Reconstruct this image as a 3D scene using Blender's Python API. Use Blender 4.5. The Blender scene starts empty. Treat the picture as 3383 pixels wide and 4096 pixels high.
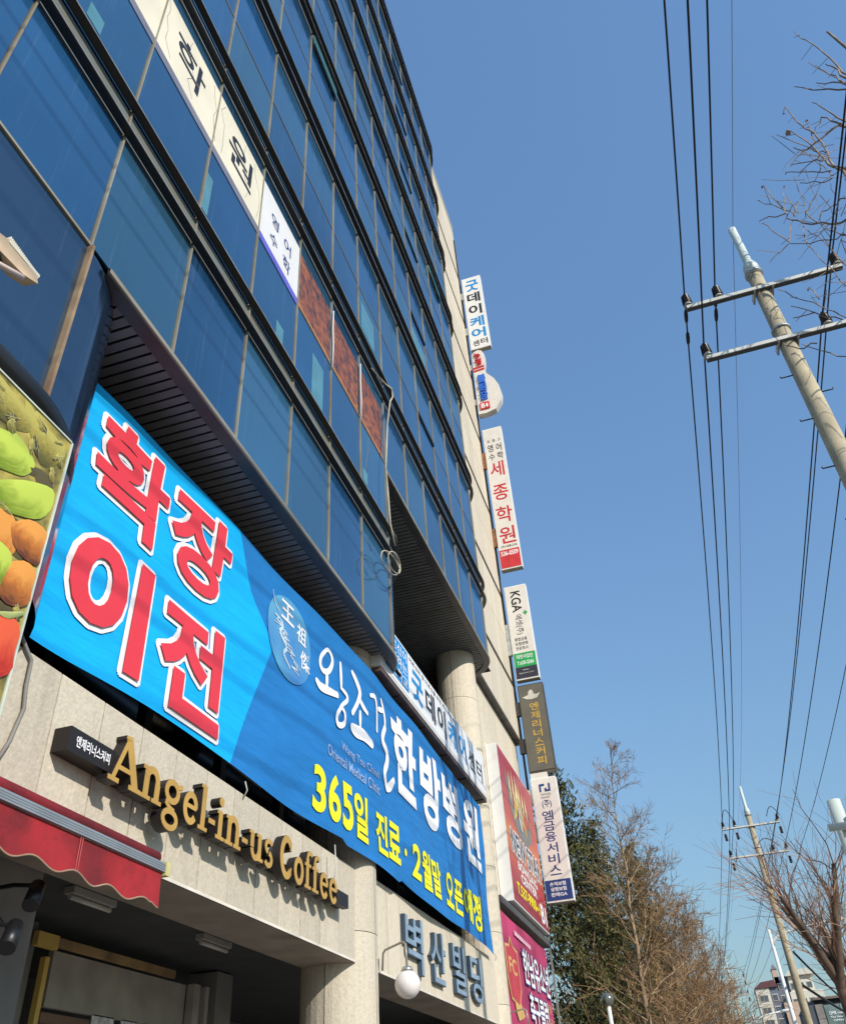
import bpy, bmesh, math, random
from mathutils import Vector, Matrix
SC = bpy.context.scene
R = math.radians
rnd = random.Random(7)

# ------------------------------------------------------------------ camera
cam = bpy.data.cameras.new('camera'); camo = bpy.data.objects.new('camera', cam); SC.collection.objects.link(camo)
cam.sensor_fit = 'HORIZONTAL'; cam.sensor_width = 36; cam.lens = 35.575
cam.clip_start = .05; cam.clip_end = 3000
_a, _b, _c = 0.262496099, 0.657743989, -0.0723063649
_f = Vector((math.cos(_b)*math.cos(_a), math.cos(_b)*math.sin(_a), math.sin(_b)))
_r = Vector((math.sin(_a), -math.cos(_a), 0)); _u = _r.cross(_f)
_r2 = math.cos(_c)*_r + math.sin(_c)*_u; _u2 = -math.sin(_c)*_r + math.cos(_c)*_u
m = Matrix((_r2, _u2, -_f)).transposed().to_4x4(); m.translation = (0, 0, 1.6)
camo.matrix_world = m; SC.camera = camo

# ------------------------------------------------------------------ sky, sun, exposure
SUNV = Vector((-.66, -1, .70)).normalized()          # towards the sun
w = bpy.data.worlds.new('World'); SC.world = w; w.use_nodes = True
nt = w.node_tree; sky = nt.nodes.new('ShaderNodeTexSky'); sky.sky_type = 'NISHITA'; sky.sun_disc = False
sky.sun_elevation = math.asin(SUNV.z); sky.sun_rotation = math.atan2(SUNV.x, SUNV.y) % (2*math.pi)
sky.altitude = 0; sky.air_density = 2.2; sky.dust_density = 1.0; sky.ozone_density = 3.0
gm = nt.nodes.new('ShaderNodeGamma'); gm.inputs[1].default_value = .70; vm = nt.nodes.new('ShaderNodeVectorMath'); vm.operation = 'MULTIPLY'; vm.inputs[1].default_value = (.84, 1.215, 1.79)
nt.links.new(sky.outputs[0], gm.inputs[0]); nt.links.new(gm.outputs[0], vm.inputs[0])
nt.links.new(vm.outputs[0], nt.nodes['Background'].inputs[0]); nt.nodes['Background'].inputs[1].default_value = .15
sl = bpy.data.lights.new('sun', 'SUN'); sl.energy = 4.6; sl.angle = R(.53); sl.color = (1, .94, .86)
so = bpy.data.objects.new('sun', sl); SC.collection.objects.link(so); so.rotation_euler = SUNV.to_track_quat('Z', 'Y').to_euler()
so.location = (-20, -30, 40)
SC.view_settings.view_transform = 'Standard'; SC.view_settings.look = 'None'
SC.view_settings.exposure = 0.0; SC.view_settings.gamma = 1.0; SC.view_settings.use_curve_mapping = False
SC.cycles.max_bounces = 6

# ------------------------------------------------------------------ materials
MATS = {}
def mat(name, col, rough=.6, metal=0., var=.12, scale=3., bump=0., bscale=40., ior=1.45, col2=None, rand=0., tint=None, aniso=None, wavy=None, coat=0., trans=0.):
    """procedural material: base colour varied by noise, fine relief by bump"""
    if name in MATS: return MATS[name]
    M = bpy.data.materials.new(name); M.use_nodes = True; n = M.node_tree.nodes; l = M.node_tree.links
    p = n['Principled BSDF']; p.inputs['Roughness'].default_value = rough; p.inputs['Metallic'].default_value = metal
    p.inputs['IOR'].default_value = ior
    if coat: p.inputs['Coat Weight'].default_value = coat
    if tint: p.inputs['Specular Tint'].default_value = (*tint, 1)
    tc = n.new('ShaderNodeTexCoord'); nz = n.new('ShaderNodeTexNoise'); nz.inputs['Scale'].default_value = scale; nz.inputs['Detail'].default_value = 6
    geo = n.new('ShaderNodeNewGeometry')
    src = geo.outputs['Position']
    if aniso:
        mp = n.new('ShaderNodeMapping'); mp.inputs['Scale'].default_value = aniso; l.new(src, mp.inputs[0]); src = mp.outputs[0]
    l.new(src, nz.inputs['Vector'])
    rp = n.new('ShaderNodeValToRGB'); c2 = col2 or tuple(max(0, c*(1-var*2)) for c in col)
    rp.color_ramp.elements[0].position = .3; rp.color_ramp.elements[1].position = .68
    rp.color_ramp.elements[0].color = (*c2, 1); rp.color_ramp.elements[1].color = (*(tuple(min(1, c*(1+var*.5)) for c in col)), 1)
    l.new(nz.outputs[0], rp.inputs[0]); out = rp.outputs[0]
    if rand:
        oi = n.new('ShaderNodeObjectInfo'); mr = n.new('ShaderNodeMapRange'); mr.inputs[3].default_value = 1-rand; mr.inputs[4].default_value = 1+rand
        l.new(oi.outputs['Random'], mr.inputs[0]); hs = n.new('ShaderNodeHueSaturation'); l.new(mr.outputs[0], hs.inputs['Value']); l.new(out, hs.inputs['Color']); out = hs.outputs[0]
    l.new(out, p.inputs['Base Color'])
    if bump or wavy:
        b = n.new('ShaderNodeBump'); b.inputs['Strength'].default_value = bump or .3
        n2 = n.new('ShaderNodeTexNoise'); n2.inputs['Scale'].default_value = bscale; n2.inputs['Detail'].default_value = 4
        if wavy: 
            mp = n.new('ShaderNodeMapping'); mp.inputs['Scale'].default_value = wavy[0]; mp.inputs['Rotation'].default_value = wavy[1]
            l.new(geo.outputs['Position'], mp.inputs[0]); l.new(mp.outputs[0], n2.inputs['Vector']); b.inputs['Distance'].default_value = wavy[2]
        else:
            l.new(geo.outputs['Position'], n2.inputs['Vector']); b.inputs['Distance'].default_value = .01
        l.new(n2.outputs[0], b.inputs['Height']); l.new(b.outputs[0], p.inputs['Normal'])
    MATS[name] = M; return M

def glass_mat(name, base, tint, rough=.085, ior=2.0, bumpd=.006):
    M = mat(name, base, rough=rough, var=.25, scale=.35, ior=ior, tint=tint, rand=.22)
    n = M.node_tree.nodes; l = M.node_tree.links; p = n['Principled BSDF']
    # faint pillowing and dirt runs on the coated panes
    n2 = n.new('ShaderNodeTexNoise'); n2.inputs['Scale'].default_value = .9; b = n.new('ShaderNodeBump'); b.inputs['Distance'].default_value = bumpd; b.inputs['Strength'].default_value = .5
    g = n.new('ShaderNodeNewGeometry'); l.new(g.outputs['Position'], n2.inputs['Vector']); l.new(n2.outputs[0], b.inputs['Height']); l.new(b.outputs[0], p.inputs['Normal'])
    n3 = n.new('ShaderNodeTexNoise'); n3.inputs['Scale'].default_value = 1.; n3.inputs['Detail'].default_value = 8
    mp = n.new('ShaderNodeMapping'); mp.inputs['Scale'].default_value = (9, 1, .5); l.new(g.outputs['Position'], mp.inputs[0]); l.new(mp.outputs[0], n3.inputs['Vector'])
    # each pane leans a little to teal or to blue, and some carry pale dried runs
    bc = p.inputs['Base Color'].links[0].from_socket; oi = n.new('ShaderNodeObjectInfo'); mu = n.new('ShaderNodeMath'); mu.operation = 'MULTIPLY'; mu.inputs[1].default_value = 7.31; fr = n.new('ShaderNodeMath'); fr.operation = 'FRACT'
    l.new(oi.outputs['Random'], mu.inputs[0]); l.new(mu.outputs[0], fr.inputs[0]); pw_ = n.new('ShaderNodeMath'); pw_.operation = 'POWER'; pw_.inputs[1].default_value = 2.2; l.new(fr.outputs[0], pw_.inputs[0]); sc_ = n.new('ShaderNodeMath'); sc_.operation = 'MULTIPLY'; sc_.inputs[1].default_value = .5; l.new(pw_.outputs[0], sc_.inputs[0])
    mx = n.new('ShaderNodeMix'); mx.data_type = 'RGBA'; l.new(sc_.outputs[0], mx.inputs[0]); l.new(bc, mx.inputs[6]); mx.inputs[7].default_value = (.055, .14, .17, 1)
    st_ = n.new('ShaderNodeTexNoise'); st_.inputs['Scale'].default_value = 1; st_.inputs['Detail'].default_value = 5; m3 = n.new('ShaderNodeMapping'); m3.inputs['Scale'].default_value = (22, 1, .55); l.new(g.outputs['Position'], m3.inputs[0]); l.new(m3.outputs[0], st_.inputs['Vector'])
    sr = n.new('ShaderNodeMapRange'); sr.inputs[1].default_value = .60; sr.inputs[2].default_value = .80; sr.inputs[3].default_value = 0; sr.inputs[4].default_value = .13; l.new(st_.outputs[0], sr.inputs[0])
    m4 = n.new('ShaderNodeMix'); m4.data_type = 'RGBA'; l.new(sr.outputs[0], m4.inputs[0]); l.new(mx.outputs[2], m4.inputs[6]); m4.inputs[7].default_value = (.26, .33, .38, 1); l.new(m4.outputs[2], p.inputs['Base Color'])
    mr = n.new('ShaderNodeMapRange'); mr.inputs[1].default_value = .45; mr.inputs[2].default_value = .8; mr.inputs[3].default_value = rough; mr.inputs[4].default_value = .30
    l.new(n3.outputs[0], mr.inputs[0]); l.new(mr.outputs[0], p.inputs['Roughness'])
    return M

GLASS = glass_mat('blue coated glass', (.016, .078, .19), (.52, .80, 1.0))
GLASS2 = glass_mat('dark coated glass', (.018, .045, .09), (.55, .78, 1.0))
CURT = mat('teal curtain glass', (.10, .27, .31), .12, var=.1, ior=1.8, tint=(.6, .84, 1))
DARKG = mat('dark interior glass', (.02, .022, .025), .08, var=.2)
FIN = mat('black painted fin', (.010, .0105, .012), .38, var=.3, scale=2, col2=(.018, .018, .018))
LIP = mat('weathered sunlit lip', (.36, .35, .32), .45, .3, var=.25, scale=4)  # pale colour stands in for sun on the dark fin's front edge
MUL = mat('aged aluminium mullion', (.29, .275, .22), .5, .1, var=.3, scale=1.2, col2=(.21, .165, .10))
SPAN = mat('grey spandrel', (.16, .19, .19), .25, var=.3, scale=2, col2=(.20, .18, .13), ior=1.7)
STONE = mat('beige granite', (.64, .56, .43), .75, var=.06, scale=14, bump=.35, bscale=55, rand=.07)
STONEB = mat('rough beige granite', (.56, .495, .385), .85, var=.07, scale=30, bump=.6, bscale=34, rand=.07)
CORE = mat('brown joint mortar', (.11, .085, .06), .9, var=.2)  # brown joint colour behind the slabs
RIM = mat('soffit rim metal', (.055, .055, .062), .4, var=.2)
SLAT = mat('soffit slat', (.17, .165, .17), .45, var=.15, rand=.06)
SLAT2 = mat('soffit slat far', (.13, .14, .132), .5, var=.15, rand=.06)
DARK = mat('dark recess', (.03, .03, .032), .8, var=.3)
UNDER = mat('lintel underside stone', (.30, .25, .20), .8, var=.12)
WHITE = mat('white acrylic', (.80, .78, .75), .35, var=.03, scale=2)
CREAM = mat('cream acrylic face', (.74, .69, .62), .35, var=.04)
WEDGE = mat('white sign frame', (.82, .81, .78), .4, var=.04)
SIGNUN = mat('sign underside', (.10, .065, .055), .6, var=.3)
ALU = mat('brushed aluminium', (.50, .50, .49), .35, .7, var=.1)
STEEL = mat('galvanised steel', (.52, .53, .51), .45, .4, var=.15, scale=6)
BLACKT = mat('black lettering', (.015, .015, .02), .5)
NAVY = mat('navy print', (.02, .05, .19), .5)
BLUET = mat('blue lettering', (.01, .26, .62), .5)
REDT = mat('red lettering', (.55, .02, .03), .5)
WHT = mat('white lettering', (.85, .83, .82), .5, var=.02)
YEL = mat('yellow lettering', (.90, .84, .01), .55, var=.02)
GOLDT = mat('gold lettering', (.62, .38, .06), .45)
REDP = mat('red print', (.60, .035, .04), .5)
GREENP = mat('green print', (.02, .36, .09), .5)
BW = ((.45, .45, 2.2), (0, .5, 0), .16)
BAN_L = mat('light blue banner cloth', (.0, .40, .82), .55, var=.04, wavy=BW, bump=.35, bscale=1.6)
BAN_D = mat('blue banner cloth', (.012, .175, .48), .55, var=.04, wavy=BW, bump=.35, bscale=1.6)
BANRED = mat('banner red ink', (.70, .04, .06), .6, var=.03)
PINK = mat('magenta banner cloth', (.48, .045, .13), .6, var=.25, scale=1.2)
ROPE = mat('white rope', (.6, .58, .55), .8)
CABLE = mat('cream cable', (.50, .44, .32), .6, var=.3, scale=2)
BCAB = mat('black cable', (.012, .012, .014), .6)
GCAB = mat('grey cable', (.22, .21, .19), .6)
CONC = mat('pole concrete', (.46, .39, .26), .85, var=.12, scale=4, bump=.3, bscale=60)
CERAM = mat('brown black insulator', (.03, .018, .014), .3)
CERW = mat('grey porcelain cap', (.50, .49, .45), .4)
BARK1 = mat('tan bark', (.40, .28, .17), .9, var=.3, scale=3)
BARK2 = mat('dark bark', (.14, .095, .065), .9, var=.3, scale=3)
BARK3 = mat('grey brown twig', (.30, .23, .17), .85, var=.3, scale=6)
TWIG1 = mat('orange brown twig', (.40, .245, .12), .9, var=.3, scale=.6, col2=(.25, .145, .068))
TWIG3 = mat('reddish twig', (.46, .28, .19), .9, var=.3, scale=.6, col2=(.32, .18, .12))
NEED = mat('cedar needles', (.13, .12, .040), .95, var=.35, scale=.9, col2=(.055, .062, .022))
NEED2 = mat('yellow green needles', (.19, .165, .06), .8, var=.35, scale=.8, col2=(.035, .05, .02))
LEAF = mat('dry leaf', (.42, .22, .09), .8, var=.3, scale=20)
PAINTW = mat('pale green paint', (.62, .68, .62), .45, var=.06)
LAMPW = mat('white lamp paint', (.78, .78, .72), .5, var=.05)
GLOBE = mat('opal globe', (.78, .72, .68), .25, var=.03, coat=.3)
AWN = mat('red awning cloth', (.37, .018, .024), .8, var=.3, scale=2.2, col2=(.17, .012, .017), bump=.5, bscale=260)
ANG_F = mat('ochre letter face', (.50, .30, .07), .45, var=.1)
ANG_S = mat('dark letter return', (.018, .014, .013), .5)
BRICKP = mat('far apartment wall', (.74, .68, .55), .8, var=.06)
APTG = mat('far apartment grey wall', (.17, .19, .24), .8, var=.06)
APTP = mat('far apartment peach wall', (.60, .42, .31), .8, var=.06)
ROOFR = mat('far apartment roof', (.16, .06, .07), .7)
WINP = mat('far window', (.12, .14, .16), .2, var=.2)

def weather(M, col=(.20, .17, .13), scl=(5, 5, .5), lo=.55, hi=.78, amt=.45):
    # rain runs and grime with a shape of their own, stretched downwards
    n = M.node_tree.nodes; l = M.node_tree.links; p = n['Principled BSDF']; src = p.inputs['Base Color'].links[0].from_socket
    g = n.new('ShaderNodeNewGeometry'); mp = n.new('ShaderNodeMapping'); mp.inputs['Scale'].default_value = scl; nz = n.new('ShaderNodeTexNoise'); nz.inputs['Scale'].default_value = 1; nz.inputs['Detail'].default_value = 7; nz.inputs['Roughness'].default_value = .65
    l.new(g.outputs['Position'], mp.inputs[0]); l.new(mp.outputs[0], nz.inputs['Vector']); mr = n.new('ShaderNodeMapRange'); mr.inputs[1].default_value = lo; mr.inputs[2].default_value = hi; mr.inputs[3].default_value = 0; mr.inputs[4].default_value = amt
    l.new(nz.outputs[0], mr.inputs[0]); mx = n.new('ShaderNodeMix'); mx.data_type = 'RGBA'; l.new(mr.outputs[0], mx.inputs[0]); l.new(src, mx.inputs[6]); mx.inputs[7].default_value = (*col, 1); l.new(mx.outputs[2], p.inputs['Base Color'])
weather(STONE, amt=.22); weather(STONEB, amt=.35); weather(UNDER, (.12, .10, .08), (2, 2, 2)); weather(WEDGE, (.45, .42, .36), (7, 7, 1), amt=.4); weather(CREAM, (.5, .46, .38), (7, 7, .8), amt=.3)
weather(WHITE, (.52, .50, .46), (5, 5, .6), amt=.3); weather(AWN, (.10, .012, .014), (3, 3, 3), .5, .7, .7); weather(LIP, (.16, .14, .11), (4, 4, 4), amt=.6); weather(CONC, (.24, .20, .14), (6, 6, .5), amt=.5); weather(PAINTW, (.36, .38, .33), (9, 9, .8), amt=.15)

# ------------------------------------------------------------------ geometry helpers
WL = {}                                               # world location of every thing / part origin
def put(o, parent, wl):
    SC.collection.objects.link(o); wl = Vector(wl)
    if parent is not None:
        o.parent = parent; o.location = wl - WL[parent.name]
    else: o.location = wl
    WL[o.name] = wl; return o
def tag(o, label=None, cat=None, group=None, kind=None):
    if label: o['label'] = label
    if cat: o['category'] = cat
    if group: o['group'] = group
    if kind: o['kind'] = kind
    return o
def thing(name, label, cat, loc=(0, 0, 0), group=None):
    o = bpy.data.objects.new(name, None); o.empty_display_size = .2
    return tag(put(o, None, loc), label, cat, group)

class MB:
    def __init__(s): s.v = []; s.f = []; s.sm = []
    def quad(s, a, b, c, d): i = len(s.v); s.v += [a, b, c, d]; s.f.append((i, i+1, i+2, i+3)); s.sm.append(0)
    def poly(s, pts): i = len(s.v); s.v += list(pts); s.f.append(tuple(range(i, i+len(pts)))); s.sm.append(0)
    def box(s, x0, x1, y0, y1, z0, z1):
        i = len(s.v); s.v += [(x0,y0,z0),(x1,y0,z0),(x1,y1,z0),(x0,y1,z0),(x0,y0,z1),(x1,y0,z1),(x1,y1,z1),(x0,y1,z1)]
        for q in ((0,3,2,1),(4,5,6,7),(0,1,5,4),(1,2,6,5),(2,3,7,6),(3,0,4,7)): s.f.append(tuple(i+k for k in q)); s.sm.append(0)
        return s
    def tube(s, pts, rad, n=8, cap=True):
        pts = [Vector(p) for p in pts]; rad = rad if isinstance(rad, (list, tuple)) else [rad]*len(pts)
        base = len(s.v); prev = None
        for k, p in enumerate(pts):
            d = (pts[min(k+1, len(pts)-1)] - pts[max(k-1, 0)]).normalized()
            if prev is None:
                ref = Vector((0, 0, 1)) if abs(d.z) < .9 else Vector((1, 0, 0)); a = d.cross(ref).normalized()
            else: a = (prev - d*prev.dot(d)).normalized()
            prev = a; b = d.cross(a)
            for j in range(n):
                t = 2*math.pi*j/n; q = p + (a*math.cos(t) + b*math.sin(t))*rad[k]; s.v.append((q.x, q.y, q.z))
        for k in range(len(pts)-1):
            for j in range(n):
                s.f.append((base+k*n+j, base+k*n+(j+1) % n, base+(k+1)*n+(j+1) % n, base+(k+1)*n+j)); s.sm.append(1 if n > 4 else 0)
        if cap and n > 2:
            s.f.append(tuple(base+j for j in reversed(range(n)))); s.sm.append(0)
            e = base+(len(pts)-1)*n; s.f.append(tuple(e+j for j in range(n))); s.sm.append(0)
        return s
    def prism(s, poly, fn, t0, t1):
        """poly in 2D, fn(u,v,t)->xyz"""
        n = len(poly); i = len(s.v); s.v += [fn(u, v, t0) for u, v in poly] + [fn(u, v, t1) for u, v in poly]
        s.f.append(tuple(i+k for k in range(n))); s.f.append(tuple(i+n+k for k in reversed(range(n)))); s.sm += [0, 0]
        for k in range(n): s.f.append((i+(k+1) % n, i+k, i+n+k, i+n+(k+1) % n)); s.sm.append(0)
        return s
    def sphere(s, c, r, nu=20, nv=12, sz=1.):
        i = len(s.v)
        for a in range(nv+1):
            t = math.pi*a/nv
            for b in range(nu):
                ph = 2*math.pi*b/nu; s.v.append((c[0]+r*math.sin(t)*math.cos(ph), c[1]+r*math.sin(t)*math.sin(ph), c[2]+r*math.cos(t)*sz))
        for a in range(nv):
            for b in range(nu): s.f.append((i+a*nu+b, i+(a+1)*nu+b, i+(a+1)*nu+(b+1) % nu, i+a*nu+(b+1) % nu)); s.sm.append(1)
        return s
    def build(s, name, m, parent=None, origin=None, fix=False):
        if origin is None:
            lo = [min(v[k] for v in s.v) for k in range(3)]; hi = [max(v[k] for v in s.v) for k in range(3)]
            origin = [(lo[k]+hi[k])/2 for k in range(3)]
            if parent is None: origin[2] = lo[2]
        me = bpy.data.meshes.new(name); me.from_pydata([(v[0]-origin[0], v[1]-origin[1], v[2]-origin[2]) for v in s.v], [], s.f)
        if any(s.sm): me.polygons.foreach_set('use_smooth', [bool(x) for x in s.sm])
        if fix:
            b = bmesh.new(); b.from_mesh(me); bmesh.ops.recalc_face_normals(b, faces=b.faces); b.to_mesh(me); b.free()
        me.materials.append(m); me.update()
        return put(bpy.data.objects.new(name, me), parent, origin)

BOXC = {}
def bx(name, m, parent, x0, x1, y0, y1, z0, z1):
    """box part; equal boxes share one mesh"""
    d = (round(x1-x0, 4), round(y1-y0, 4), round(z1-z0, 4), m.name)
    if d not in BOXC:
        b = MB().box(-d[0]/2, d[0]/2, -d[1]/2, d[1]/2, -d[2]/2, d[2]/2)
        me = bpy.data.meshes.new(name); me.from_pydata(b.v, [], b.f); me.materials.append(m); BOXC[d] = me
    return put(bpy.data.objects.new(name, BOXC[d]), parent, ((x0+x1)/2, (y0+y1)/2, (z0+z1)/2))

def arcpts(cx, cy, r, a0, a1, n=10):
    return [(cx+r*math.cos(R(a0+(a1-a0)*k/n)), cy+r*math.sin(R(a0+(a1-a0)*k/n))) for k in range(n+1)]

# text -> mesh, normalised to its own bounding box
TXT = {}
def glyph(s, bold=0., ext=0.):
    k = (s, bold, ext)
    if k in TXT: return TXT[k]
    c = bpy.data.curves.new('lettering', 'FONT'); c.body = s; c.size = 1; c.offset = bold; c.resolution_u = 4
    if ext: c.extrude = .5
    o = bpy.data.objects.new('lettering', c); SC.collection.objects.link(o)
    bpy.context.view_layer.update(); dg = bpy.context.evaluated_depsgraph_get(); e = o.evaluated_get(dg); me = e.to_mesh()
    vs = [tuple(v.co) for v in me.vertices]; fs = [tuple(p.vertices) for p in me.polygons]
    e.to_mesh_clear(); bpy.data.objects.remove(o); bpy.data.curves.remove(c)
    x0 = min(v[0] for v in vs); x1 = max(v[0] for v in vs); y0 = min(v[1] for v in vs); y1 = max(v[1] for v in vs)
    dx = max(x1-x0, 1e-4); dy = max(y1-y0, 1e-4)
    TXT[k] = ([((v[0]-x0)/dx, (v[1]-y0)/dy, v[2]+.5 if ext else 0.) for v in vs], fs); return TXT[k]
def letters(name, items, fn, m, parent, ext=0., w0=0., cuts=None):
    """items: (string,u0,u1,v0,v1,bold[,'r']) ; fn(u,v,w)->world; one part per item"""
    if len(items) > 1:
        for it in items: o_ = letters(name, [it], fn, m, parent, ext, w0, cuts)
        return o_
    mb = MB()
    for it in items:
        vs, fs = glyph(it[0], it[5], ext); i = len(mb.v); rot = len(it) > 6
        for x, y, z in vs:
            if rot: x, y = y, 1-x
            mb.v.append((it[1]+(it[2]-it[1])*x, it[3]+(it[4]-it[3])*y, w0+z*ext))
        for f in fs: mb.f.append(tuple(i+k for k in f)); mb.sm.append(0)
    if cuts:
        me = bpy.data.meshes.new('t'); me.from_pydata(mb.v, [], mb.f); b = bmesh.new(); b.from_mesh(me)
        us = [v[0] for v in mb.v]; vs_ = [v[1] for v in mb.v]
        for ax, lo, hi in ((0, min(us), max(us)), (1, min(vs_), max(vs_))):
            k = math.ceil(lo/cuts)*cuts
            while k < hi:
                co = (k, 0, 0) if ax == 0 else (0, k, 0); no = (1, 0, 0) if ax == 0 else (0, 1, 0)
                bmesh.ops.bisect_plane(b, geom=b.verts[:]+b.edges[:]+b.faces[:], plane_co=co, plane_no=no, dist=1e-5); k += cuts
        b.verts.index_update(); mb = MB(); mb.v = [tuple(v.co) for v in b.verts]; mb.f = [tuple(v.index for v in f.verts) for f in b.faces]; mb.sm = [0]*len(mb.f); b.free(); bpy.data.meshes.remove(me)
    mb.v = [fn(*v) for v in mb.v]
    return mb.build(name, m, parent)
def facade(Y): return lambda u, v, w: (u, Y-w, v)
def blade(X, yl=3.70): return lambda u, v, w: (X-w, yl-u, v)

# ------------------------------------------------------------------ ground
g = MB(); g.quad((-400, -400, -.02), (900, -400, -.02), (900, 400, -.02), (-400, 400, -.02))
tag(g.build('ground', mat('ground asphalt', (.06, .06, .06), .9, var=.2)), kind='structure')
g = MB().box(-60, 300, -22, -5.2, -.015, .0); tag(g.build('road', mat('road asphalt', (.05, .05, .052), .85, var=.2, bump=.4)), kind='structure')
pv = MB().box(-60, 300, -5.0, 6.5, -.016, .12); pavement = tag(pv.build('pavement', mat('pavement mortar', (.28, .26, .23), .9)), kind='structure')
tag(MB().box(-60, 300, -5.2, -5.003, -.016, .135).build('kerb', mat('kerb granite', (.38, .37, .35), .8)), kind='structure')
mk = MB()
for k in range(40): mk.box(-60+k*8, -56+k*8, -12.1, -11.95, .002, .006)
tag(mk.build('lane_marking', mat('road paint', (.75, .75, .72), .7)), kind='structure')
PV = mat('paving block', (.33, .28, .24), .9, var=.2, rand=.15)
for i in range(14):
    for j in range(10): bx('paving_slab', PV, pavement, -2.98+i*.6, -2.41+i*.6, -2.5+j*.6+.004, -1.93+j*.6, .118, .132)

# ------------------------------------------------------------------ main building
B = thing('commercial_building', 'tall office building with blue glass bands, black fins and beige granite piers', 'building', (8, 6, 0))
YG = 3.4; S = 1.213; X0 = 3.07
def gx(k): return X0+S*k
ZF = [9.15+3.5*j for j in range(8)]                    # lower fin of each storey
DF = .11
# solid body behind the cladding
bx('wall', DARK, B, -6.0, 23.4, 5.6, 16, 3.7, 33.8); bx('wall', DARK, B, -6.0, 18.0, 8.0, 16, 0, 3.695)
body = MB(); body.box(-3.9, 17.6, YG+.12, 5.55, 11.0, 33.7); body.box(-3.9, 10.3, YG+.12, 5.55, 7.52, 10.99); body.box(-3.9, 3.0, YG+.12, 5.55, 4.45, 7.51)
body.build('wall', DARK, B)
# panes (window glass) on the module grid
def pane(k, z0, z1, m, name='pane'): return bx(name, m, B, gx(k)+.016, gx(k+1)-.016, YG, YG+.02, z0+.012, z1-.012)
KMIN, KR, KB = -5, 12, 6
for j in range(8):
    z0 = ZF[j] if j < 8 else 0
    kr = KR
    top = ZF[j+1] if j < 7 else 34.3
    for k in range(KMIN, kr):
        if j == 0: pass
        if j == 7: continue
        if j == 0 and k >= KB:
            # second bay: its lowest row starts at the high soffit
            pane(k, 10.98, 12.67, GLASS); continue
        pane(k, z0+.02, z0+.44, SPAN, 'spandrel_pane')
        pane(k, z0+.47, z0+1.94, GLASS); pane(k, z0+1.98, top-.01, GLASS)
for k in range(KMIN, KR): pane(k, 33.68, 34.28, SPAN, 'spandrel_pane')
for k in range(KMIN, KB): pane(k, 7.5, 9.14, GLASS)
for k in range(KMIN, 0):
    pane(k, 5.68, 7.48, GLASS2); pane(k, 4.5, 5.64, GLASS2)
# curved glass ends
def curved(name, cx, cy, r, z0, z1, m, a0=-90, a1=0, t=.02):
    mb = MB(); p = arcpts(cx, cy, r, a0, a1, 14)
    for a, b in zip(p, p[1:]): mb.quad((a[0], a[1], z0), (b[0], b[1], z0), (b[0], b[1], z1), (a[0], a[1], z1)); mb.sm[-1] = 1
    return mb.build(name, m, B)
XE = gx(KR); XB = gx(KB)
for j in range(7):
    if j == 0:
        curved('curved_pane', XB, YG+1, 1.0, 7.5, 9.14, GLASS); curved('curved_pane', XB, YG+1, 1.0, 9.17, 10.98, GLASS)
        curved('curved_pane', XE, YG+1, 1.0, 10.98, 12.66, GLASS)
    else:
        curved('curved_pane', XE, YG+1, 1.0, ZF[j]+.02, ZF[j]+3.49, GLASS)
curved('curved_pane', X0, YG+1.1, 1.1, 4.5, 5.64, GLASS2); curved('curved_pane', X0, YG+1.1, 1.1, 5.68, 7.46, GLASS2)
# mullions and transoms
for k in range(KMIN, KR+1):
    x = gx(k); wd = .009
    for j in range(7):
        if j == 0 and k > KB:
            bx('mullion', MUL, B, x-wd, x+wd, YG-.022, YG+.03, 10.985, 12.67-.003); continue
        bx('mullion', MUL, B, x-wd, x+wd, YG-.022, YG+.03, ZF[j]+.47, ZF[j]+3.49)
        bx('mullion_stub', MUL, B, x-wd, x+wd, YG-.022, YG+.03, ZF[j]+.022, ZF[j]+.438)
    if k <= KB: bx('mullion', MUL, B, x-wd, x+wd, YG-.022, YG+.03, 7.49, 9.145)
    if k <= 0: bx('mullion', mat('rusty mullion', (.33, .24, .14), .6, var=.4, scale=3, col2=(.20, .12, .07)), B, x-wd*1.4, x+wd*1.4, YG-.05, YG+.03, 4.47, 7.46)
for j in range(7): bx('transom', MUL, B, gx(KMIN if j else KMIN), gx(KR if j else KB), YG-.008, YG+.028, ZF[j]+1.952, ZF[j]+1.968)
bx('transom', MUL, B, gx(KMIN), X0, YG-.02, YG+.028, 7.465, 7.492)
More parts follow.
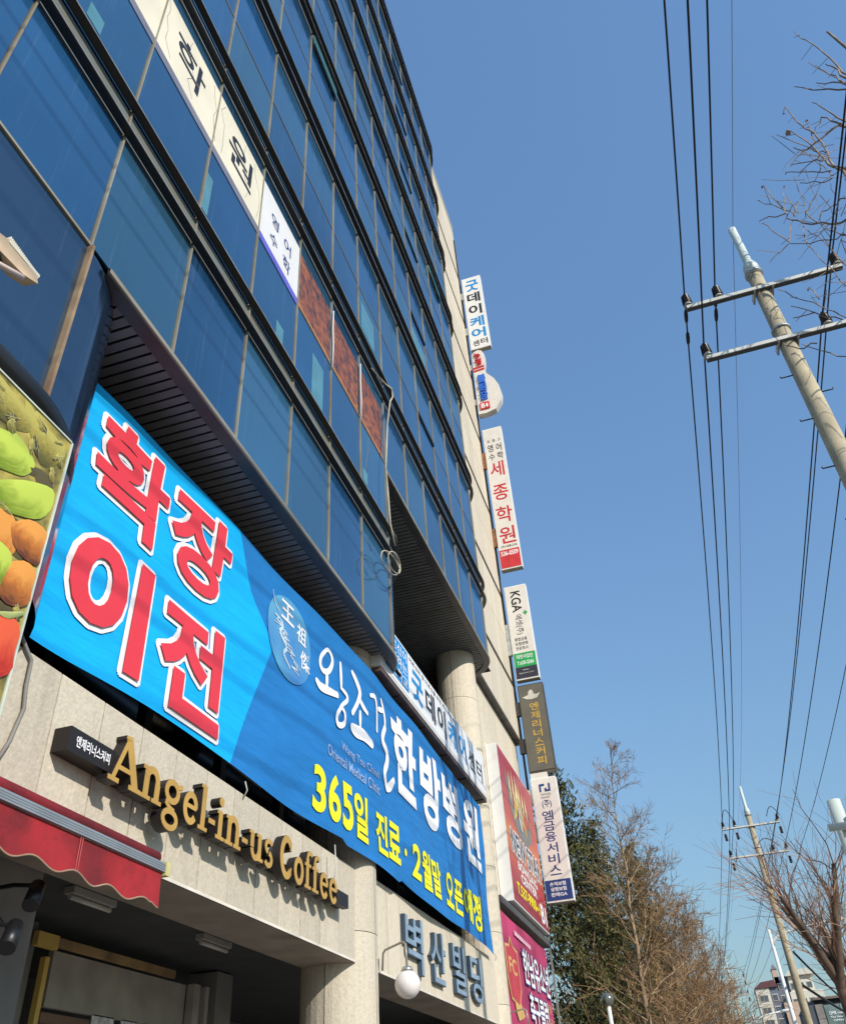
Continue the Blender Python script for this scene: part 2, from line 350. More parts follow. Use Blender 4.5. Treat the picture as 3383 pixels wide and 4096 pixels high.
# fins : path along the facade that turns into the wall at a quarter round
def fin(z, path_end, r, h=.022, d=DF, rounded=False):
    px = [(gx(KMIN), YG)] + [(path_end, YG)] ; arc = arcpts(path_end, YG+r, r, -90, 0, 14)
    pts = [((gx(KMIN), YG), (0, -1))] + [((a[0], a[1]), ((a[0]-path_end)/r, (a[1]-YG-r)/r)) for a in arc]
    prof = [(0.021, 0), (d-.015, -.0), (d, .004), (d, h), (0.021, h+.02)] if not rounded else [(0, -.03)]+[(d*.45+d*.55*math.cos(t), .06+.09*math.sin(t)) for t in [R(-90+18*i) for i in range(11)]]+[(0, .15)]
    mb = MB(); n = len(prof)
    for (p, nn) in pts:
        for (o, zz) in prof: mb.v.append((p[0]+nn[0]*o, p[1]+nn[1]*o, z+zz))
    for a in range(len(pts)-1):
        for b in range(n): mb.f.append((a*n+b, (a+1)*n+b, (a+1)*n+(b+1) % n, a*n+(b+1) % n)); mb.sm.append(1 if rounded else 0)
    mb.f.append(tuple(range(n))); mb.sm.append(0)
    f = mb.build('fin', FIN, B, fix=True)
    if not rounded:
        mb = MB()
        for a in range(len(pts)-1):
            (p, n1), (q_, n2) = pts[a], pts[a+1]; A = lambda P, N, o, zz: (P[0]+N[0]*o, P[1]+N[1]*o, z+zz)
            mb.quad(A(p, n1, d+.002, .003), A(q_, n2, d+.002, .003), A(q_, n2, d+.002, .021), A(p, n1, d+.002, .021))
        l = mb.build('fin_lip', LIP, f)
    return f
for j in range(8):
    end = XB if j == 0 else XE
    fin(ZF[j], end, 1.0)
    fin(ZF[j]+.44, end, 1.0)
fin(34.28, XE, 1.0, h=.10, d=.13)
fin(5.58, X0-.2, 1.1, rounded=True, d=.14); fin(6.0-.02, X0-.2, 1.1, rounded=False, d=.06) if False else None
# opened awning vents
for k, z in [(8, ZF[1]+1.96), (8, ZF[2]+1.96), (8, ZF[3]+1.96), (8, ZF[4]+1.96), (8, ZF[5]+1.96), (8, ZF[6]+1.96)]:
    bx('open_vent', BLACKT, B, gx(k)+.03, gx(k+1)-.03, YG-.035, YG-.004, z-.05, z+.035)
for k, z in [(3, ZF[3]), (10, ZF[4])]:
    o = bx('open_window', CURT, B, gx(k)+.02, gx(k+1)-.02, YG-.03, YG-.01, z-.42, z-.02); o.rotation_euler.x = R(-3); o.location.y -= .035
# curtains seen as teal patches
for x0, x1, z0, z1 in [(2.27, 2.47, 9.91, 10.16), (4.30, 4.44, 9.9, 10.6), (6.17, 6.37, 9.87, 10.15), (7.28, 7.66, 9.88, 10.7), (9.25, 9.45, 9.9, 10.15), (9.3, 9.97, 13.55, 14.3), (12.85, 13.9, 16.7, 17.6)]:
    bx('curtain', CURT, B, x0, x1, YG-.004, YG-.001, z0, z1)
# soffits under the two bays
def soffit(x0, xe, z, slm, nm, yb=5.58, xl=None, left_arc=None):
    cx, r = xe, 1.0
    rim = MB(); pin = [(x0, YG+.0)]+arcpts(cx, YG+r, r, -90, 0, 14)+[(cx+r, yb)]
    pinn = [(x0, YG+.13)]+arcpts(cx, YG+r, r-.13, -90, 0, 14)+[(cx+r-.13, yb)]
    for a in range(len(pin)-1):
        p, q_, s_, t_ = pin[a], pin[a+1], pinn[a+1], pinn[a]
        rim.quad((p[0], p[1], z), (t_[0], t_[1], z), (s_[0], s_[1], z), (q_[0], q_[1], z))
        rim.quad((t_[0], t_[1], z), (t_[0], t_[1], z+.03), (s_[0], s_[1], z+.03), (s_[0], s_[1], z))
        rim.quad((p[0], p[1], z), (q_[0], q_[1], z), (q_[0], q_[1], z+.05), (p[0], p[1], z+.05))
    rim.build('soffit_rim', RIM, B)
    edge = MB()
    for a in range(len(pin)-2):
        p, q_ = pin[a], pin[a+1]; f = lambda P, o: (P[0]+(0 if P[0] <= cx else (P[0]-cx)/r*o), P[1]-(o if P[0] <= cx else -(P[1]-YG-r)/r*o))
        P1, Q1 = f(p, .022), f(q_, .022)
        edge.quad((P1[0], P1[1], z+.004), (Q1[0], Q1[1], z+.004), (Q1[0], Q1[1], z+.055), (P1[0], P1[1], z+.055))
        edge.quad((P1[0], P1[1], z+.004), (p[0], p[1]+.001, z+.003), (q_[0], q_[1]+.001, z+.003), (Q1[0], Q1[1], z+.004))
        edge.quad((P1[0], P1[1], z+.055), (Q1[0], Q1[1], z+.055), (q_[0], q_[1], z+.056), (p[0], p[1], z+.056))
    edge.build('soffit_edge_trim', MUL, B)
    bx('soffit_backing', mat('soffit gap', (.006, .006, .007), .9), B, x0, cx+r-.14, YG+.14, yb, z+.05, z+.07)
    x = (xl or x0)+.01; pitch = .11
    while x < cx+r-.18:
        xm = x+.045
        ys = YG+.135 if xm < cx else YG+r-math.sqrt(max(.0001, (r-.135)**2-(xm-cx)**2))
        sx = rnd.uniform(-.002, .002)
        bx('soffit_slat', slm, B, x, x+.084, round(ys, 2), yb, z+.018+sx, z+.032+sx); x += pitch
soffit(X0+.25, XB, 7.45, SLAT, 'low')
soffit(XB+.02, XE, 10.94, SLAT2, 'high', xl=XB+.03)
bx('soffit_backing', DARK, B, XB+.02, XB+1.0, YG+1.2, 5.58, 10.98, 11.0)
# recessed second-floor wall with dark windows
for x in range(9): 
    xx = 4.3+x*1.75
    bx('recess_window', DARKG, B, xx, xx+1.55, 5.52, 5.56, 4.6, 6.9 if xx < 9.6 else 7.6)
    bx('window_frame', mat('dark bronze frame', (.05, .045, .04), .4), B, xx+1.56, xx+1.70, 5.46, 5.56, 4.5, 8.4)
# round columns with ring joints
def column(cx, zt, zb=0.):
    col = MB().tube([(cx, 4.17, zb), (cx, 4.17, zt)], .432, 28).build('column', CORE, B)
    z = zb+.12; hts = []
    while z < zt-.02:
        z1 = min(z+1.2, zt-.005)
        for a0 in (90, 180, 270):
            p = arcpts(cx, 4.17, .45, a0+.6, a0+89.4, 8); mb = MB()
            for a, b in zip(p, p[1:]): mb.quad((a[0], a[1], z), (b[0], b[1], z), (b[0], b[1], z1), (a[0], a[1], z1)); mb.sm[-1] = 1
            pi = arcpts(cx, 4.17, .434, a0+.6, a0+89.4, 8)
            for a, b, c, d in zip(p, p[1:], pi[1:], pi): mb.quad((a[0], a[1], z), (d[0], d[1], z), (c[0], c[1], z), (b[0], b[1], z))
            mb.build('stone_panel', STONEB if zt < 8 else STONE, col)
        z = z1+.008
    return col
CX = [3.1, 10.27, 17.43]
column(CX[0], 5.6); column(CX[1], 7.47); column(CX[2], 10.96)
# granite lintel bands of the first floor
def band(x0, x1, z0, z1, Y, m, pw, name='lintel'):
    c = bx(name, CORE, B, x0, x1, Y+.03, Y+.55, z0+.02, z1-.003)
    n = max(1, round((x1-x0)/pw)); pw = (x1-x0)/n
    for i in range(n):
        dy = rnd.uniform(0, .003)
        bx('stone_panel', m, c, x0+i*pw+.006, x0+(i+1)*pw-.006, Y+dy, Y+.045, z0, z1)
    return c
band(-3.0, CX[0]-.30, 3.43, 4.42, 3.85, STONEB, .512); band(CX[0]-.28, CX[1]-.32, 3.43, 4.42, 3.85, STONEB, .512); band(CX[1]+.32, CX[2]-.32, 3.43, 4.46, 3.85, STONE, .512)
for x0, x1 in ((-3.0, CX[1]-.33), (CX[1]+.33, CX[2]-.33)):
    bx('lintel_drip', mat('lintel drip trim', (.75, .68, .58), .5), B, x0, x1, 3.842, 3.848, 3.405, 3.428)
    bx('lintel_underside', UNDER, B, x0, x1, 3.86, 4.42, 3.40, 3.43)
# ground floor: dark ceiling, shopfront, pier
bx('ceiling', mat('dark ceiling board', (.05, .052, .052), .8), B, -5.9, 18, 4.43, 7.95, 3.62, 3.68)  # one dark base colour for the whole board
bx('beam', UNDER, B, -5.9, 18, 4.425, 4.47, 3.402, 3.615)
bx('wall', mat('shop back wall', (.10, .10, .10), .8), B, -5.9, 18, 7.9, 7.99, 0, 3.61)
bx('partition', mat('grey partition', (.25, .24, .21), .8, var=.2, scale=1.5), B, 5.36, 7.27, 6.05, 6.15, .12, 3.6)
pier = MB().box(3.6, 5.35, 4.5, 6.4, .12, 3.6); pier.build('stone_pier', mat('grey beige render', (.26, .24, .21), .85, var=.2, scale=1.5), B)  # plain grey-beige wall colour, mottled
bx('stone_pier', mat('grey beige render', (.26, .24, .21)), B, 10.5, 10.9, 5.9, 6.3, .12, 3.6)
SF = 6.0
bx('shop_beam', mat('ochre lit beam', (.40, .25, .10), .6, var=.5, scale=2.5, col2=(.10, .07, .04)), B, 7.43, 9.6, SF-.06, SF-.02, 3.41, 3.49)
bx('beam_end', mat('ochre timber', (.75, .50, .12), .6), B, 7.12, 7.42, SF-.10, SF-.04, 3.37, 3.49)
bx('shop_wall', mat('shop fascia panel', (.40, .37, .30), .7), B, 7.5, 9.95, SF, SF+.06, 2.92, 3.39)
for i in range(10): bx('shutter_slat', mat('brown shutter slat', (.22, .13, .08), .55), B, 7.5, 9.95, SF+.02, SF+.05, 2.88-.09*i-.085, 2.88-.09*i)
for x0, x1 in ((8.25, 8.62), (8.75, 9.05), (9.15, 9.55)):
    bx('notice_paper', mat('notice paper', (.75, .75, .75), .7, var=.25, scale=14), B, x0, x1, SF, SF+.01, 2.45, 2.93)
bx('door_frame', mat('ochre timber', (.5, .33, .09)), B, 7.30, 7.36, SF-.08, SF-.02, .12, 3.3)
bx('door_frame', mat('grey door frame', (.42, .38, .32), .6), B, 9.98, 10.12, SF-.1, SF, .12, 3.4)
bx('door_frame', mat('grey door frame', (.24, .22, .19), .6), B, 10.25, 10.33, SF-.1, SF, .12, 3.4)

# granite end tower
TX0, TX1 = 17.95, 23.6
def tower_panels(z0, z1, Y, x0, x1, nx, grooves=True, parent=None):
    pass
tw = bx('stone_tower', CORE, B, TX0+.3, TX1-.03, 3.89, 16, 11.16, 37.0)
zg = [11.10, 12.9, 16.1, 19.55, 23.0, 26.4, 29.85, 33.05, 37.0]
pw = (TX1-TX0-.2)/8
for a, b in zip(zg, zg[1:]):
    n = 2 if b-a > 2.5 else 1; hh = (b-a-.10)/n
    for r_ in range(n):
        for i in range(8):
            x0 = TX0+.2+i*pw; z0 = a+.05+r_*hh
            bx('stone_panel', STONE, tw, x0+.007, x0+pw-.007, 3.85+rnd.uniform(0, .003), 3.888, z0+(.007 if r_ else 0), z0+hh-.007)
    bx('string_course', mat('bronze groove strip', (.10, .075, .045), .6), tw, TX0+.2, TX1+.01, 3.828, 3.887, b-.048, b-.018) if b < 36 else None
    bx('string_course', mat('bronze groove strip', (.10, .075, .045), .6), tw, TX0+.2, TX1+.01, 3.828, 3.887, b+.018, b+.048) if b < 36 else None
for a in range(8):
    for i in range(6): bx('side_panel', STONE, tw, TX1-.03, TX1, 3.93+i*.6, 4.52+i*.6, 11.05+a*3.3, 11.05+a*3.3+3.28)
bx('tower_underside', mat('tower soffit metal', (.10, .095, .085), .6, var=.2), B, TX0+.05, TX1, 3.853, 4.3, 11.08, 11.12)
lw = bx('stone_wall', CORE, B, 18.05, TX1-.06, 4.06, 16, 0, 11.07)
xs = [18.1, 18.72, 19.4, 20.1, 20.8, 21.5, 22.2, 22.9, 23.58]
for i in range(8):
    rows = [(.12, 1.3), (1.3, 2.5), (2.5, 3.7), (3.7, 4.7), (4.7, 5.62), (5.9, 7.1), (7.1, 8.3), (8.3, 9.6), (9.6, 11.05)]
    for z0, z1 in rows:
        if i == 0 and 5.7 < z0 < 9.4: continue
        bx('stone_panel', STONE, lw, xs[i]+.004, xs[i+1]-.004, 4.02+rnd.uniform(0, .003), 4.058, z0+.004, z1-.004)
bx('slot_window', DARKG, B, 18.12, 18.70, 4.04, 4.05, 5.95, 9.55)
bx('window_frame', mat('bronze window frame', (.30, .25, .17), .5), B, 18.10, 18.15, 4.0, 4.05, 5.9, 9.6)
bx('window_frame', mat('bronze window frame', (.30, .25, .17), .5), B, 18.66, 18.72, 4.0, 4.05, 5.9, 9.6)
bx('window_frame', mat('bronze window frame', (.30, .25, .17), .5), B, 18.15, 18.66, 4.0, 4.05, 7.5, 7.56)
bx('slot_window', DARKG, B, 17.95, 18.06, 4.1, 4.2, 4.6, 10.9)
bx('ledge', mat('dark ledge metal', (.09, .085, .08), .6), B, 18.1, 23.6, 3.80, 4.015, 5.66, 5.80)
bx('downpipe', BCAB, B, 23.42, 23.47, 3.80, 3.85, 5.9, 36)
bx('downpipe', GCAB, B, 23.50, 23.55, 3.80, 3.85, 3, 36)
bx('parapet', STONE, B, TX0+.2, TX1+.02, 3.83, 4.2, 37.0, 37.2)

# ------------------------------------------------------------------ window posters
p = bx('window_poster', mat('cream window film', (.86, .78, .58), .35, var=.05, scale=2), None, -3.0, 5.485, YG-.009, YG-.005, 11.20, 12.37)
tag(p, 'long cream window poster with two dark crumpled letters and a grey base strip', 'poster')
mb = MB(); pp = mat('grey poster strip', (.20, .20, .25), .4)
bx('poster_strip', pp, p, -3.0, 5.48, YG-.0085, YG-.0045, 11.06, 11.198)
letters('lettering', [('학', 3.36, 3.98, 11.5, 12.12, .012), ('원', 4.60, 5.22, 11.5, 12.12, .012)], facade(YG-.012), BLACKT, p)
def crease(mb, pts, Y, wd=.006):
    for a, b in zip(pts, pts[1:]):
        dx, dz = b[0]-a[0], b[1]-a[1]; L_ = math.hypot(dx, dz) or 1; nx, nz = -dz/L_*wd/2, dx/L_*wd/2
        mb.quad((a[0]-nx, Y, a[1]-nz), (b[0]-nx, Y, b[1]-nz), (b[0]+nx, Y, b[1]+nz), (a[0]+nx, Y, a[1]+nz))
mb = MB()
for x in (3.15, 3.6, 4.15, 4.35, 5.0, 5.3):
    z = 12.3; pts = []
    for i in range(6): pts.append((x+rnd.uniform(-.08, .08)+i*.03, z-i*.2))
    crease(mb, pts, YG-.011, .006)
mb.build('crease', pp, p)
p2 = bx('window_poster', WHITE, None, 5.515, 6.69, YG-.009, YG-.005, 11.20, 12.36)
tag(p2, 'white window poster with four small navy letters and a violet lower edge', 'poster')
bx('poster_strip', mat('violet strip', (.13, .13, .55), .5), p2, 5.515, 6.69, YG-.010, YG-.004, 11.06, 11.198)
letters('lettering', [('영', 5.80, 6.02, 11.78, 12.02, .01), ('수', 5.80, 6.02, 11.36, 11.6, .01), ('어', 6.2, 6.42, 11.74, 12.0, .01), ('학', 6.2, 6.42, 11.32, 11.6, .01)], facade(YG-.012), NAVY, p2)
RUST = mat('burnt orange film', (.30, .085, .03), .5, var=.3, scale=9, col2=(.035, .022, .032), bump=.6, bscale=22)
weather(RUST, (.62, .26, .07), (3, 3, 14), .56, .7, .8)
for i, (x0, x1, lb) in enumerate([(6.73, 7.86, 'rust orange peeling window poster next to the white poster'), (7.92, 9.05, 'rust orange window poster in the middle of three with a pale torn edge'), (9.11, 10.22, 'rust orange window poster nearest the hanging cream cable')]):
    o = tag(bx('window_poster', RUST, None, x0, x1, YG-.009, YG-.005, 11.17, 12.30), lb, 'poster', 'rust orange posters on the third floor glass')
    bx('poster_edge', mat('orange poster edge', (.62, .25, .06), .5), o, x0, x1, YG-.010, YG-.004, 11.13, 11.168)  # brighter orange strip along the lower edge
    if i: 
        t = MB().tube([(x0-.03, YG-.05, 11.0), (x0-.02, YG-.055, 11.5), (x0-.035, YG-.05, 11.9), (x0-.02, YG-.05, 12.32)], .009, 5); t.build('torn_edge', WHT, o)

# hanging cream cable with a loop
cb = MB().tube([(9.5, 3.30, 12.62), (9.72, 3.25, 12.6), (10.05, 3.22, 12.72), (10.38, 3.22, 12.93), (10.42, 3.22, 12.75), (10.28, 3.23, 12.5), (10.1, 3.24, 11.8), (10.0, 3.24, 11.2), (9.88, 3.23, 10.6), (9.86, 3.2, 9.9), (9.9, 3.2, 9.45), (10.1, 3.2, 9.15)], .014, 8)
cb = cb.build('hanging_cable', CABLE); tag(cb, 'cream cable hanging down the glass corner from a fin', 'cable')
lp = []
for i in range(33):
    t = 2*math.pi*i/16; lp.append((9.9+.36*math.cos(t)+.02*(i/16), 3.2+.05*math.sin(t*.5), 8.72+(.21+.03*(i//16))*math.sin(t+.5+.2*(i//16))))
tag(MB().tube(lp, .011, 8).build('cable_coil', CABLE), 'coiled loop of cream cable hanging at the rounded glass corner', 'cable')

# ------------------------------------------------------------------ big blue banner
def yb(X):
    base = 3.955-.285*(X-4)/6.3 if X < 10.3 else 3.67+.07*(X-10.3)/6.3
    return base
def bcl(u, v, w):
    e_ = math.exp(-(16.7-u)*.9) + .6*math.exp(-(u-3.9)*1.6)
    y = yb(u) + .012*math.sin(u*1.9+v*2.6) + .007*math.sin(u*3.3-v*4.1) + .018*e_*math.sin(u*5.2+v*.8)
    return (u, y-w, v)
def bedge(u, top):
    if top: return 7.15 if u < 10 else 7.15
    t = (u-4)/12.6; return 4.62-.14*t+.03*math.sin(u*1.35)-(.05 if 9.2 < u < 11.2 else 0)
BN = thing('banner', 'huge blue cloth banner with red, white and yellow Korean lettering', 'banner', (10.3, 3.67, 4.4))
def bcloth(mb, x0, x1, fx):
    """cloth cells between u=x0.. and boundary function"""
    nu, nv = 72, 12
bd = [(4.46-.1, 6.66), (5.38, 7.08), (6.12, 7.36), (6.5, 6.85), (7.16, 6.50)]   # (z, X) of the light/dark boundary
def xbound(z):
    for (za, xa), (zb_, xb_) in zip(bd, bd[1:]):
        if z <= zb_: return xa+(xb_-xa)*(z-za)/(zb_-za)
    return bd[-1][1]
NV = 22
for nm, m_, side in (('light_cloth', BAN_L, 0), ('blue_cloth', BAN_D, 1)):
    mb = MB(); NU = 22 if side == 0 else 76
    for i in range(NU+1):
        for j in range(NV+1):
            t = j/NV; s_ = i/NU
            for it in range(3):
                u = (3.98+.02*math.sin(t*9)) + s_*(0) if False else None
                z = 4.5+t*2.65
                xb_ = xbound(z)
                u = 3.98+(xb_-3.98)*s_ if side == 0 else xb_+(16.62-.12*t*0-xb_)*s_
                zb0 = bedge(u, False); z = zb0+(7.15-zb0)*t
            mb.v.append(bcl(u, z, 0))
    for i in range(NU):
        for j in range(NV): a = i*(NV+1)+j; mb.f.append((a, a+NV+1, a+NV+2, a+1)); mb.sm.append(1)
    mb.build(nm, m_, BN)
IT_RED = [('확', 4.24, 5.27, 5.98, 6.98, .028), ('장', 5.34, 6.36, 6.0, 6.96, .03), ('이', 4.25, 5.22, 4.76, 5.78, .04), ('전', 5.42, 6.44, 4.72, 5.76, .03)]
for it in IT_RED:
    mo = MB(); vs, fs = glyph(it[0], it[5])
    for q_ in range(14):                                # the white outline: the glyph spread by a round brush
        du, dv = .045*math.cos(2*math.pi*q_/14), .045*math.sin(2*math.pi*q_/14); i = len(mo.v)
        for x, y, z in vs: mo.v.append(bcl(it[1]+(it[2]-it[1])*x+du, it[3]+(it[4]-it[3])*y+dv, .008+.0003*q_))
        for f in fs: mo.f.append(tuple(i+k for k in f)); mo.sm.append(0)
    mo.build('outline_letter', WHT, BN)
    letters('red_letter', [it], lambda u, v, w: bcl(u, v, w+.029), BANRED, BN, cuts=.25)
BRUSH = [[[[8.73, 6.77], [8.6, 6.62], [8.58, 6.5], [8.67, 6.45], [8.81, 6.51], [8.9, 6.65], [8.88, 6.75], [8.79, 6.79], [8.73, 6.77]], 0.048], [[[8.76, 6.48], [8.76, 6.37], [8.75, 6.27]], 0.048], [[[8.48, 6.23], [8.59, 6.2], [8.82, 6.24], [9.04, 6.28]], 0.072], [[[9.12, 6.76], [9.14, 6.59], [9.15, 6.42]], 0.044], [[[9.15, 6.42], [9.3, 6.39], [9.32, 6.32], [9.16, 6.18], [9.06, 6.04]], 0.04], [[[9.16, 6.17], [9.04, 6.01], [9.05, 5.91], [9.16, 5.92], [9.27, 6.0], [9.27, 6.12], [9.16, 6.17]], 0.048], [[[9.48, 6.79], [9.58, 6.73], [9.71, 6.61], [9.67, 6.46], [9.51, 6.23]], 0.064], [[[9.71, 6.5], [9.82, 6.45], [9.98, 6.41]], 0.052], [[[9.74, 6.33], [9.75, 6.24], [9.76, 6.15]], 0.052], [[[9.52, 6.03], [9.65, 6.03], [9.88, 6.06], [10.12, 6.03]], 0.108], [[[10.09, 6.72], [10.24, 6.77], [10.31, 6.73], [10.34, 6.6], [10.32, 6.29]], 0.048], [[[10.41, 6.65], [10.64, 6.72]], 0.052], [[[10.56, 6.85], [10.64, 6.76], [10.7, 6.63], [10.68, 6.48]], 0.06], [[[10.68, 6.48], [10.55, 6.31], [10.55, 6.21], [10.68, 6.11], [10.67, 5.96], [10.57, 5.79], [10.63, 5.65], [10.67, 5.6]], 0.08], [[[10.67, 5.6], [10.81, 5.68], [10.95, 5.8]], 0.084]]
def brush(mb, pts, r, off):
    P = []
    n_ = len(pts)
    for i in range(n_-1):
        p0, p1, p2, p3 = pts[max(i-1, 0)], pts[i], pts[i+1], pts[min(i+2, n_-1)]
        for k in range(6):
            t = k/6; P.append(tuple(.5*((2*p1[j])+(-p0[j]+p2[j])*t+(2*p0[j]-5*p1[j]+4*p2[j]-p3[j])*t*t+(-p0[j]+3*p1[j]-3*p2[j]+p3[j])*t**3) for j in (0, 1)))
    P.append(tuple(pts[-1])); m_ = len(P)
    for k, (a, b) in enumerate(zip(P, P[1:])):
        def nr(j):
            q0, q1 = P[max(j-1, 0)], P[min(j+1, m_-1)]; l_ = math.hypot(q1[0]-q0[0], q1[1]-q0[1]) or 1; return -(q1[1]-q0[1])/l_, (q1[0]-q0[0])/l_
        ra, rb = [r*(.72+.28*math.sin(math.pi*min(1, j/m_*1.2))) for j in (k, k+1)]
        (ax, ay), (bx_, by) = nr(k), nr(k+1)
        mb.quad(bcl(a[0]-ax*ra, a[1]-ay*ra, off), bcl(b[0]-bx_*rb, b[1]-by*rb, off), bcl(b[0]+bx_*rb, b[1]+by*rb, off), bcl(a[0]+ax*ra, a[1]+ay*ra, off))
    for c, rr_ in ((P[0], r*.72), (P[-1], r*.74)): mb.poly([bcl(c[0]+rr_*math.cos(2*math.pi*j/10), c[1]+rr_*math.sin(2*math.pi*j/10), off+.0006) for j in range(10)])
for g0, g1 in ((0, 6), (6, 10), (10, 15)):
    mb = MB()
    for k, (pts_, r_) in enumerate(BRUSH[g0:g1]): brush(mb, pts_, r_*.8, .012+.0012*k)
    mb.build('brush_letter', WHT, BN)
for it in [('한', 11.0, 12.2, 5.72, 6.92, .04), ('방', 12.4, 13.5, 5.68, 6.92, .04), ('병', 13.65, 14.85, 5.76, 6.92, .04), ('원', 15.1, 16.3, 5.78, 6.98, .04)]: letters('white_letter', [it], lambda u, v, w: bcl(u, v, w+.014), WHT, BN, cuts=.25)
for it in [('3', 8.42, 8.74, 4.68, 5.2, .03), ('6', 8.80, 9.12, 4.68, 5.24, .03), ('5', 9.17, 9.48, 4.68, 5.24, .03), ('일', 9.52, 9.97, 4.68, 5.24, .03), ('진', 10.25, 10.7, 4.7, 5.22, .03), ('료', 10.74, 11.2, 4.72, 5.22, .03), ('·', 11.36, 11.46, 4.9, 5.0, .02),
    ('2', 11.72, 12.14, 4.72, 5.18, .03), ('월', 12.2, 12.66, 4.68, 5.22, .03), ('말', 12.72, 13.2, 4.68, 5.22, .03), ('오', 13.5, 14.0, 4.70, 5.22, .03), ('픈', 14.06, 14.56, 4.70, 5.22, .03), ('예', 14.62, 15.14, 4.70, 5.24, .03), ('정', 15.2, 15.78, 4.66, 5.26, .03)]: letters('yellow_letter', [it], lambda u, v, w: bcl(u, v, w+.014), YEL, BN, cuts=.25)
for it in [('Wang Tsu Chieh', 9.2, 10.38, 5.60, 5.74, .012), ('Oriental Medical Clinic', 8.78, 10.4, 5.42, 5.56, .012)]: letters('small_lettering', [it], lambda u, v, w: bcl(u, v, w+.010), mat('pale blue print', (.30, .42, .66), .6), BN, cuts=.25)
mb = MB(); cn = 32; cc = (7.75, 6.42)
for i in range(cn): pass
ring = [(cc[0]+.56*math.cos(2*math.pi*i/cn), cc[1]+.52*math.sin(2*math.pi*i/cn)) for i in range(cn)]
for i in range(cn):
    a, b = ring[i], ring[(i+1) % cn]; m1 = ((a[0]+cc[0])/2, (a[1]+cc[1])/2); m2 = ((b[0]+cc[0])/2, (b[1]+cc[1])/2)
    mb.quad(bcl(*m1, .010), bcl(*a, .010), bcl(*b, .010), bcl(*m2, .010)); mb.poly([bcl(*cc, .010), bcl(*m1, .010), bcl(*m2, .010)])
mb.build('emblem_disc', mat('emblem print', (.10, .34, .52), .6, var=.1, scale=1.5, col2=(.05, .20, .50)), BN)
letters('emblem_lettering', [('王', 7.50, 7.82, 6.60, 6.86, .02), ('祖', 7.9, 8.16, 6.5, 6.74, .012), ('傑', 8.02, 8.28, 6.2, 6.44, .012)], lambda u, v, w: bcl(u, v, w+.016), WHT, BN)
mb = MB()
def ribbon(mb, pts, wd, off):
    n = len(pts)
    for k in range(n-1):
        a, b = pts[k], pts[k+1]; L_ = math.hypot(b[0]-a[0], b[1]-a[1]) or 1; nx, nz = -(b[1]-a[1])/L_, (b[0]-a[0])/L_
        wa = wd*(.35+.65*math.sin(math.pi*(k+.5)/n))/2
        mb.quad(bcl(a[0]-nx*wa, a[1]-nz*wa, off), bcl(b[0]-nx*wa, b[1]-nz*wa, off), bcl(b[0]+nx*wa, b[1]+nz*wa, off), bcl(a[0]+nx*wa, a[1]+nz*wa, off))
ribbon(mb, [(7.45+.25*t+.06*math.sin(t*14), 6.55-.5*t) for t in [i/24 for i in range(25)]], .05, .016)
for q_ in range(9):
    x, z = 7.45+.06*q_+rnd.uniform(-.05, .05), 6.5-.055*q_
    ribbon(mb, [(x+.12*t*rnd.choice((-1, 1)), z+.06*math.sin(3*t)) for t in [i/6 for i in range(7)]], .016, .017)
ribbon(mb, [(7.3+.18*t, 6.85-.3*t-.05*math.sin(5*t)) for t in [i/10 for i in range(11)]], .02, .016)
mb.build('emblem_drawing', mat('emblem line print', (.55, .68, .78), .6), BN)
# hem and tie ropes of the banner
mb = MB()
for (x, z, dx, dz) in [(3.98, 4.63, -.22, -.02), (3.98, 7.13, -.05, .28), (16.6, 7.12, .25, .25), (16.62, 4.5, .2, -.1), (7.0, 4.52, .05, -.15), (9.0, 4.44, .02, -.5)]:
    mb.tube([bcl(x, z, .0), (x+dx*.6, yb(x)-.02, z+dz*.5), (x+dx, yb(x)+.03, z+dz)], .007, 5)
mb.build('tie_rope', ROPE, BN)
mb = MB()
mb.tube([bcl(3.99, 4.63+i*.18, .003) for i in range(15)], .010, 5); mb.build('hem', mat('pale hem', (.45, .40, .45), .7), BN)

# ------------------------------------------------------------------ long white sign box behind
SB = thing('sign_box', 'long white lightbox sign with blue and black Korean lettering above the banner', 'sign', (13.5, 3.58, 7.3))
bx('box_body', WEDGE, SB, 10.35, 16.72, 3.585, 3.95, 7.31, 8.18)
bx('box_face', WHITE, SB, 10.40, 16.68, 3.578, 3.584, 7.35, 8.15)
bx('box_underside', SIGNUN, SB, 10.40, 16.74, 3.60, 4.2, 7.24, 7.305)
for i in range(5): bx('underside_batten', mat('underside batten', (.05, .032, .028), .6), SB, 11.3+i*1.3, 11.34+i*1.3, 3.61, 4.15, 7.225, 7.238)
bx('blue_panel', BLUET, SB, 10.55, 11.66, 3.573, 3.577, 7.42, 8.13)
letters('lettering', [('어르신이', 10.62, 11.6, 7.90, 8.08, .01), ('사랑하는', 10.62, 11.6, 7.67, 7.86, .01), ('청춘학교', 10.62, 11.6, 7.44, 7.63, .01)], facade(3.571), WHT, SB)
letters('lettering', [('굿', 11.85, 12.45, 7.45, 7.98, .04)], facade(3.575), BLUET, SB)
letters('lettering', [('데', 12.6, 13.15, 7.46, 7.98, .03), ('이', 13.3, 13.82, 7.46, 7.98, .03), ('센', 15.38, 15.85, 7.52, 7.92, .02), ('터', 16.0, 16.45, 7.52, 7.92, .02)], facade(3.575), BLACKT, SB)
letters('lettering', [('케', 14.0, 14.55, 7.48, 7.98, .03), ('어', 14.7, 15.2, 7.48, 7.98, .03)], facade(3.575), BLUET, SB)
letters('lettering', [('어르신의 집 어르신을 위한 주간보호센터', 11.75, 14.6, 8.04, 8.12, .006)], facade(3.575), BLACKT, SB)

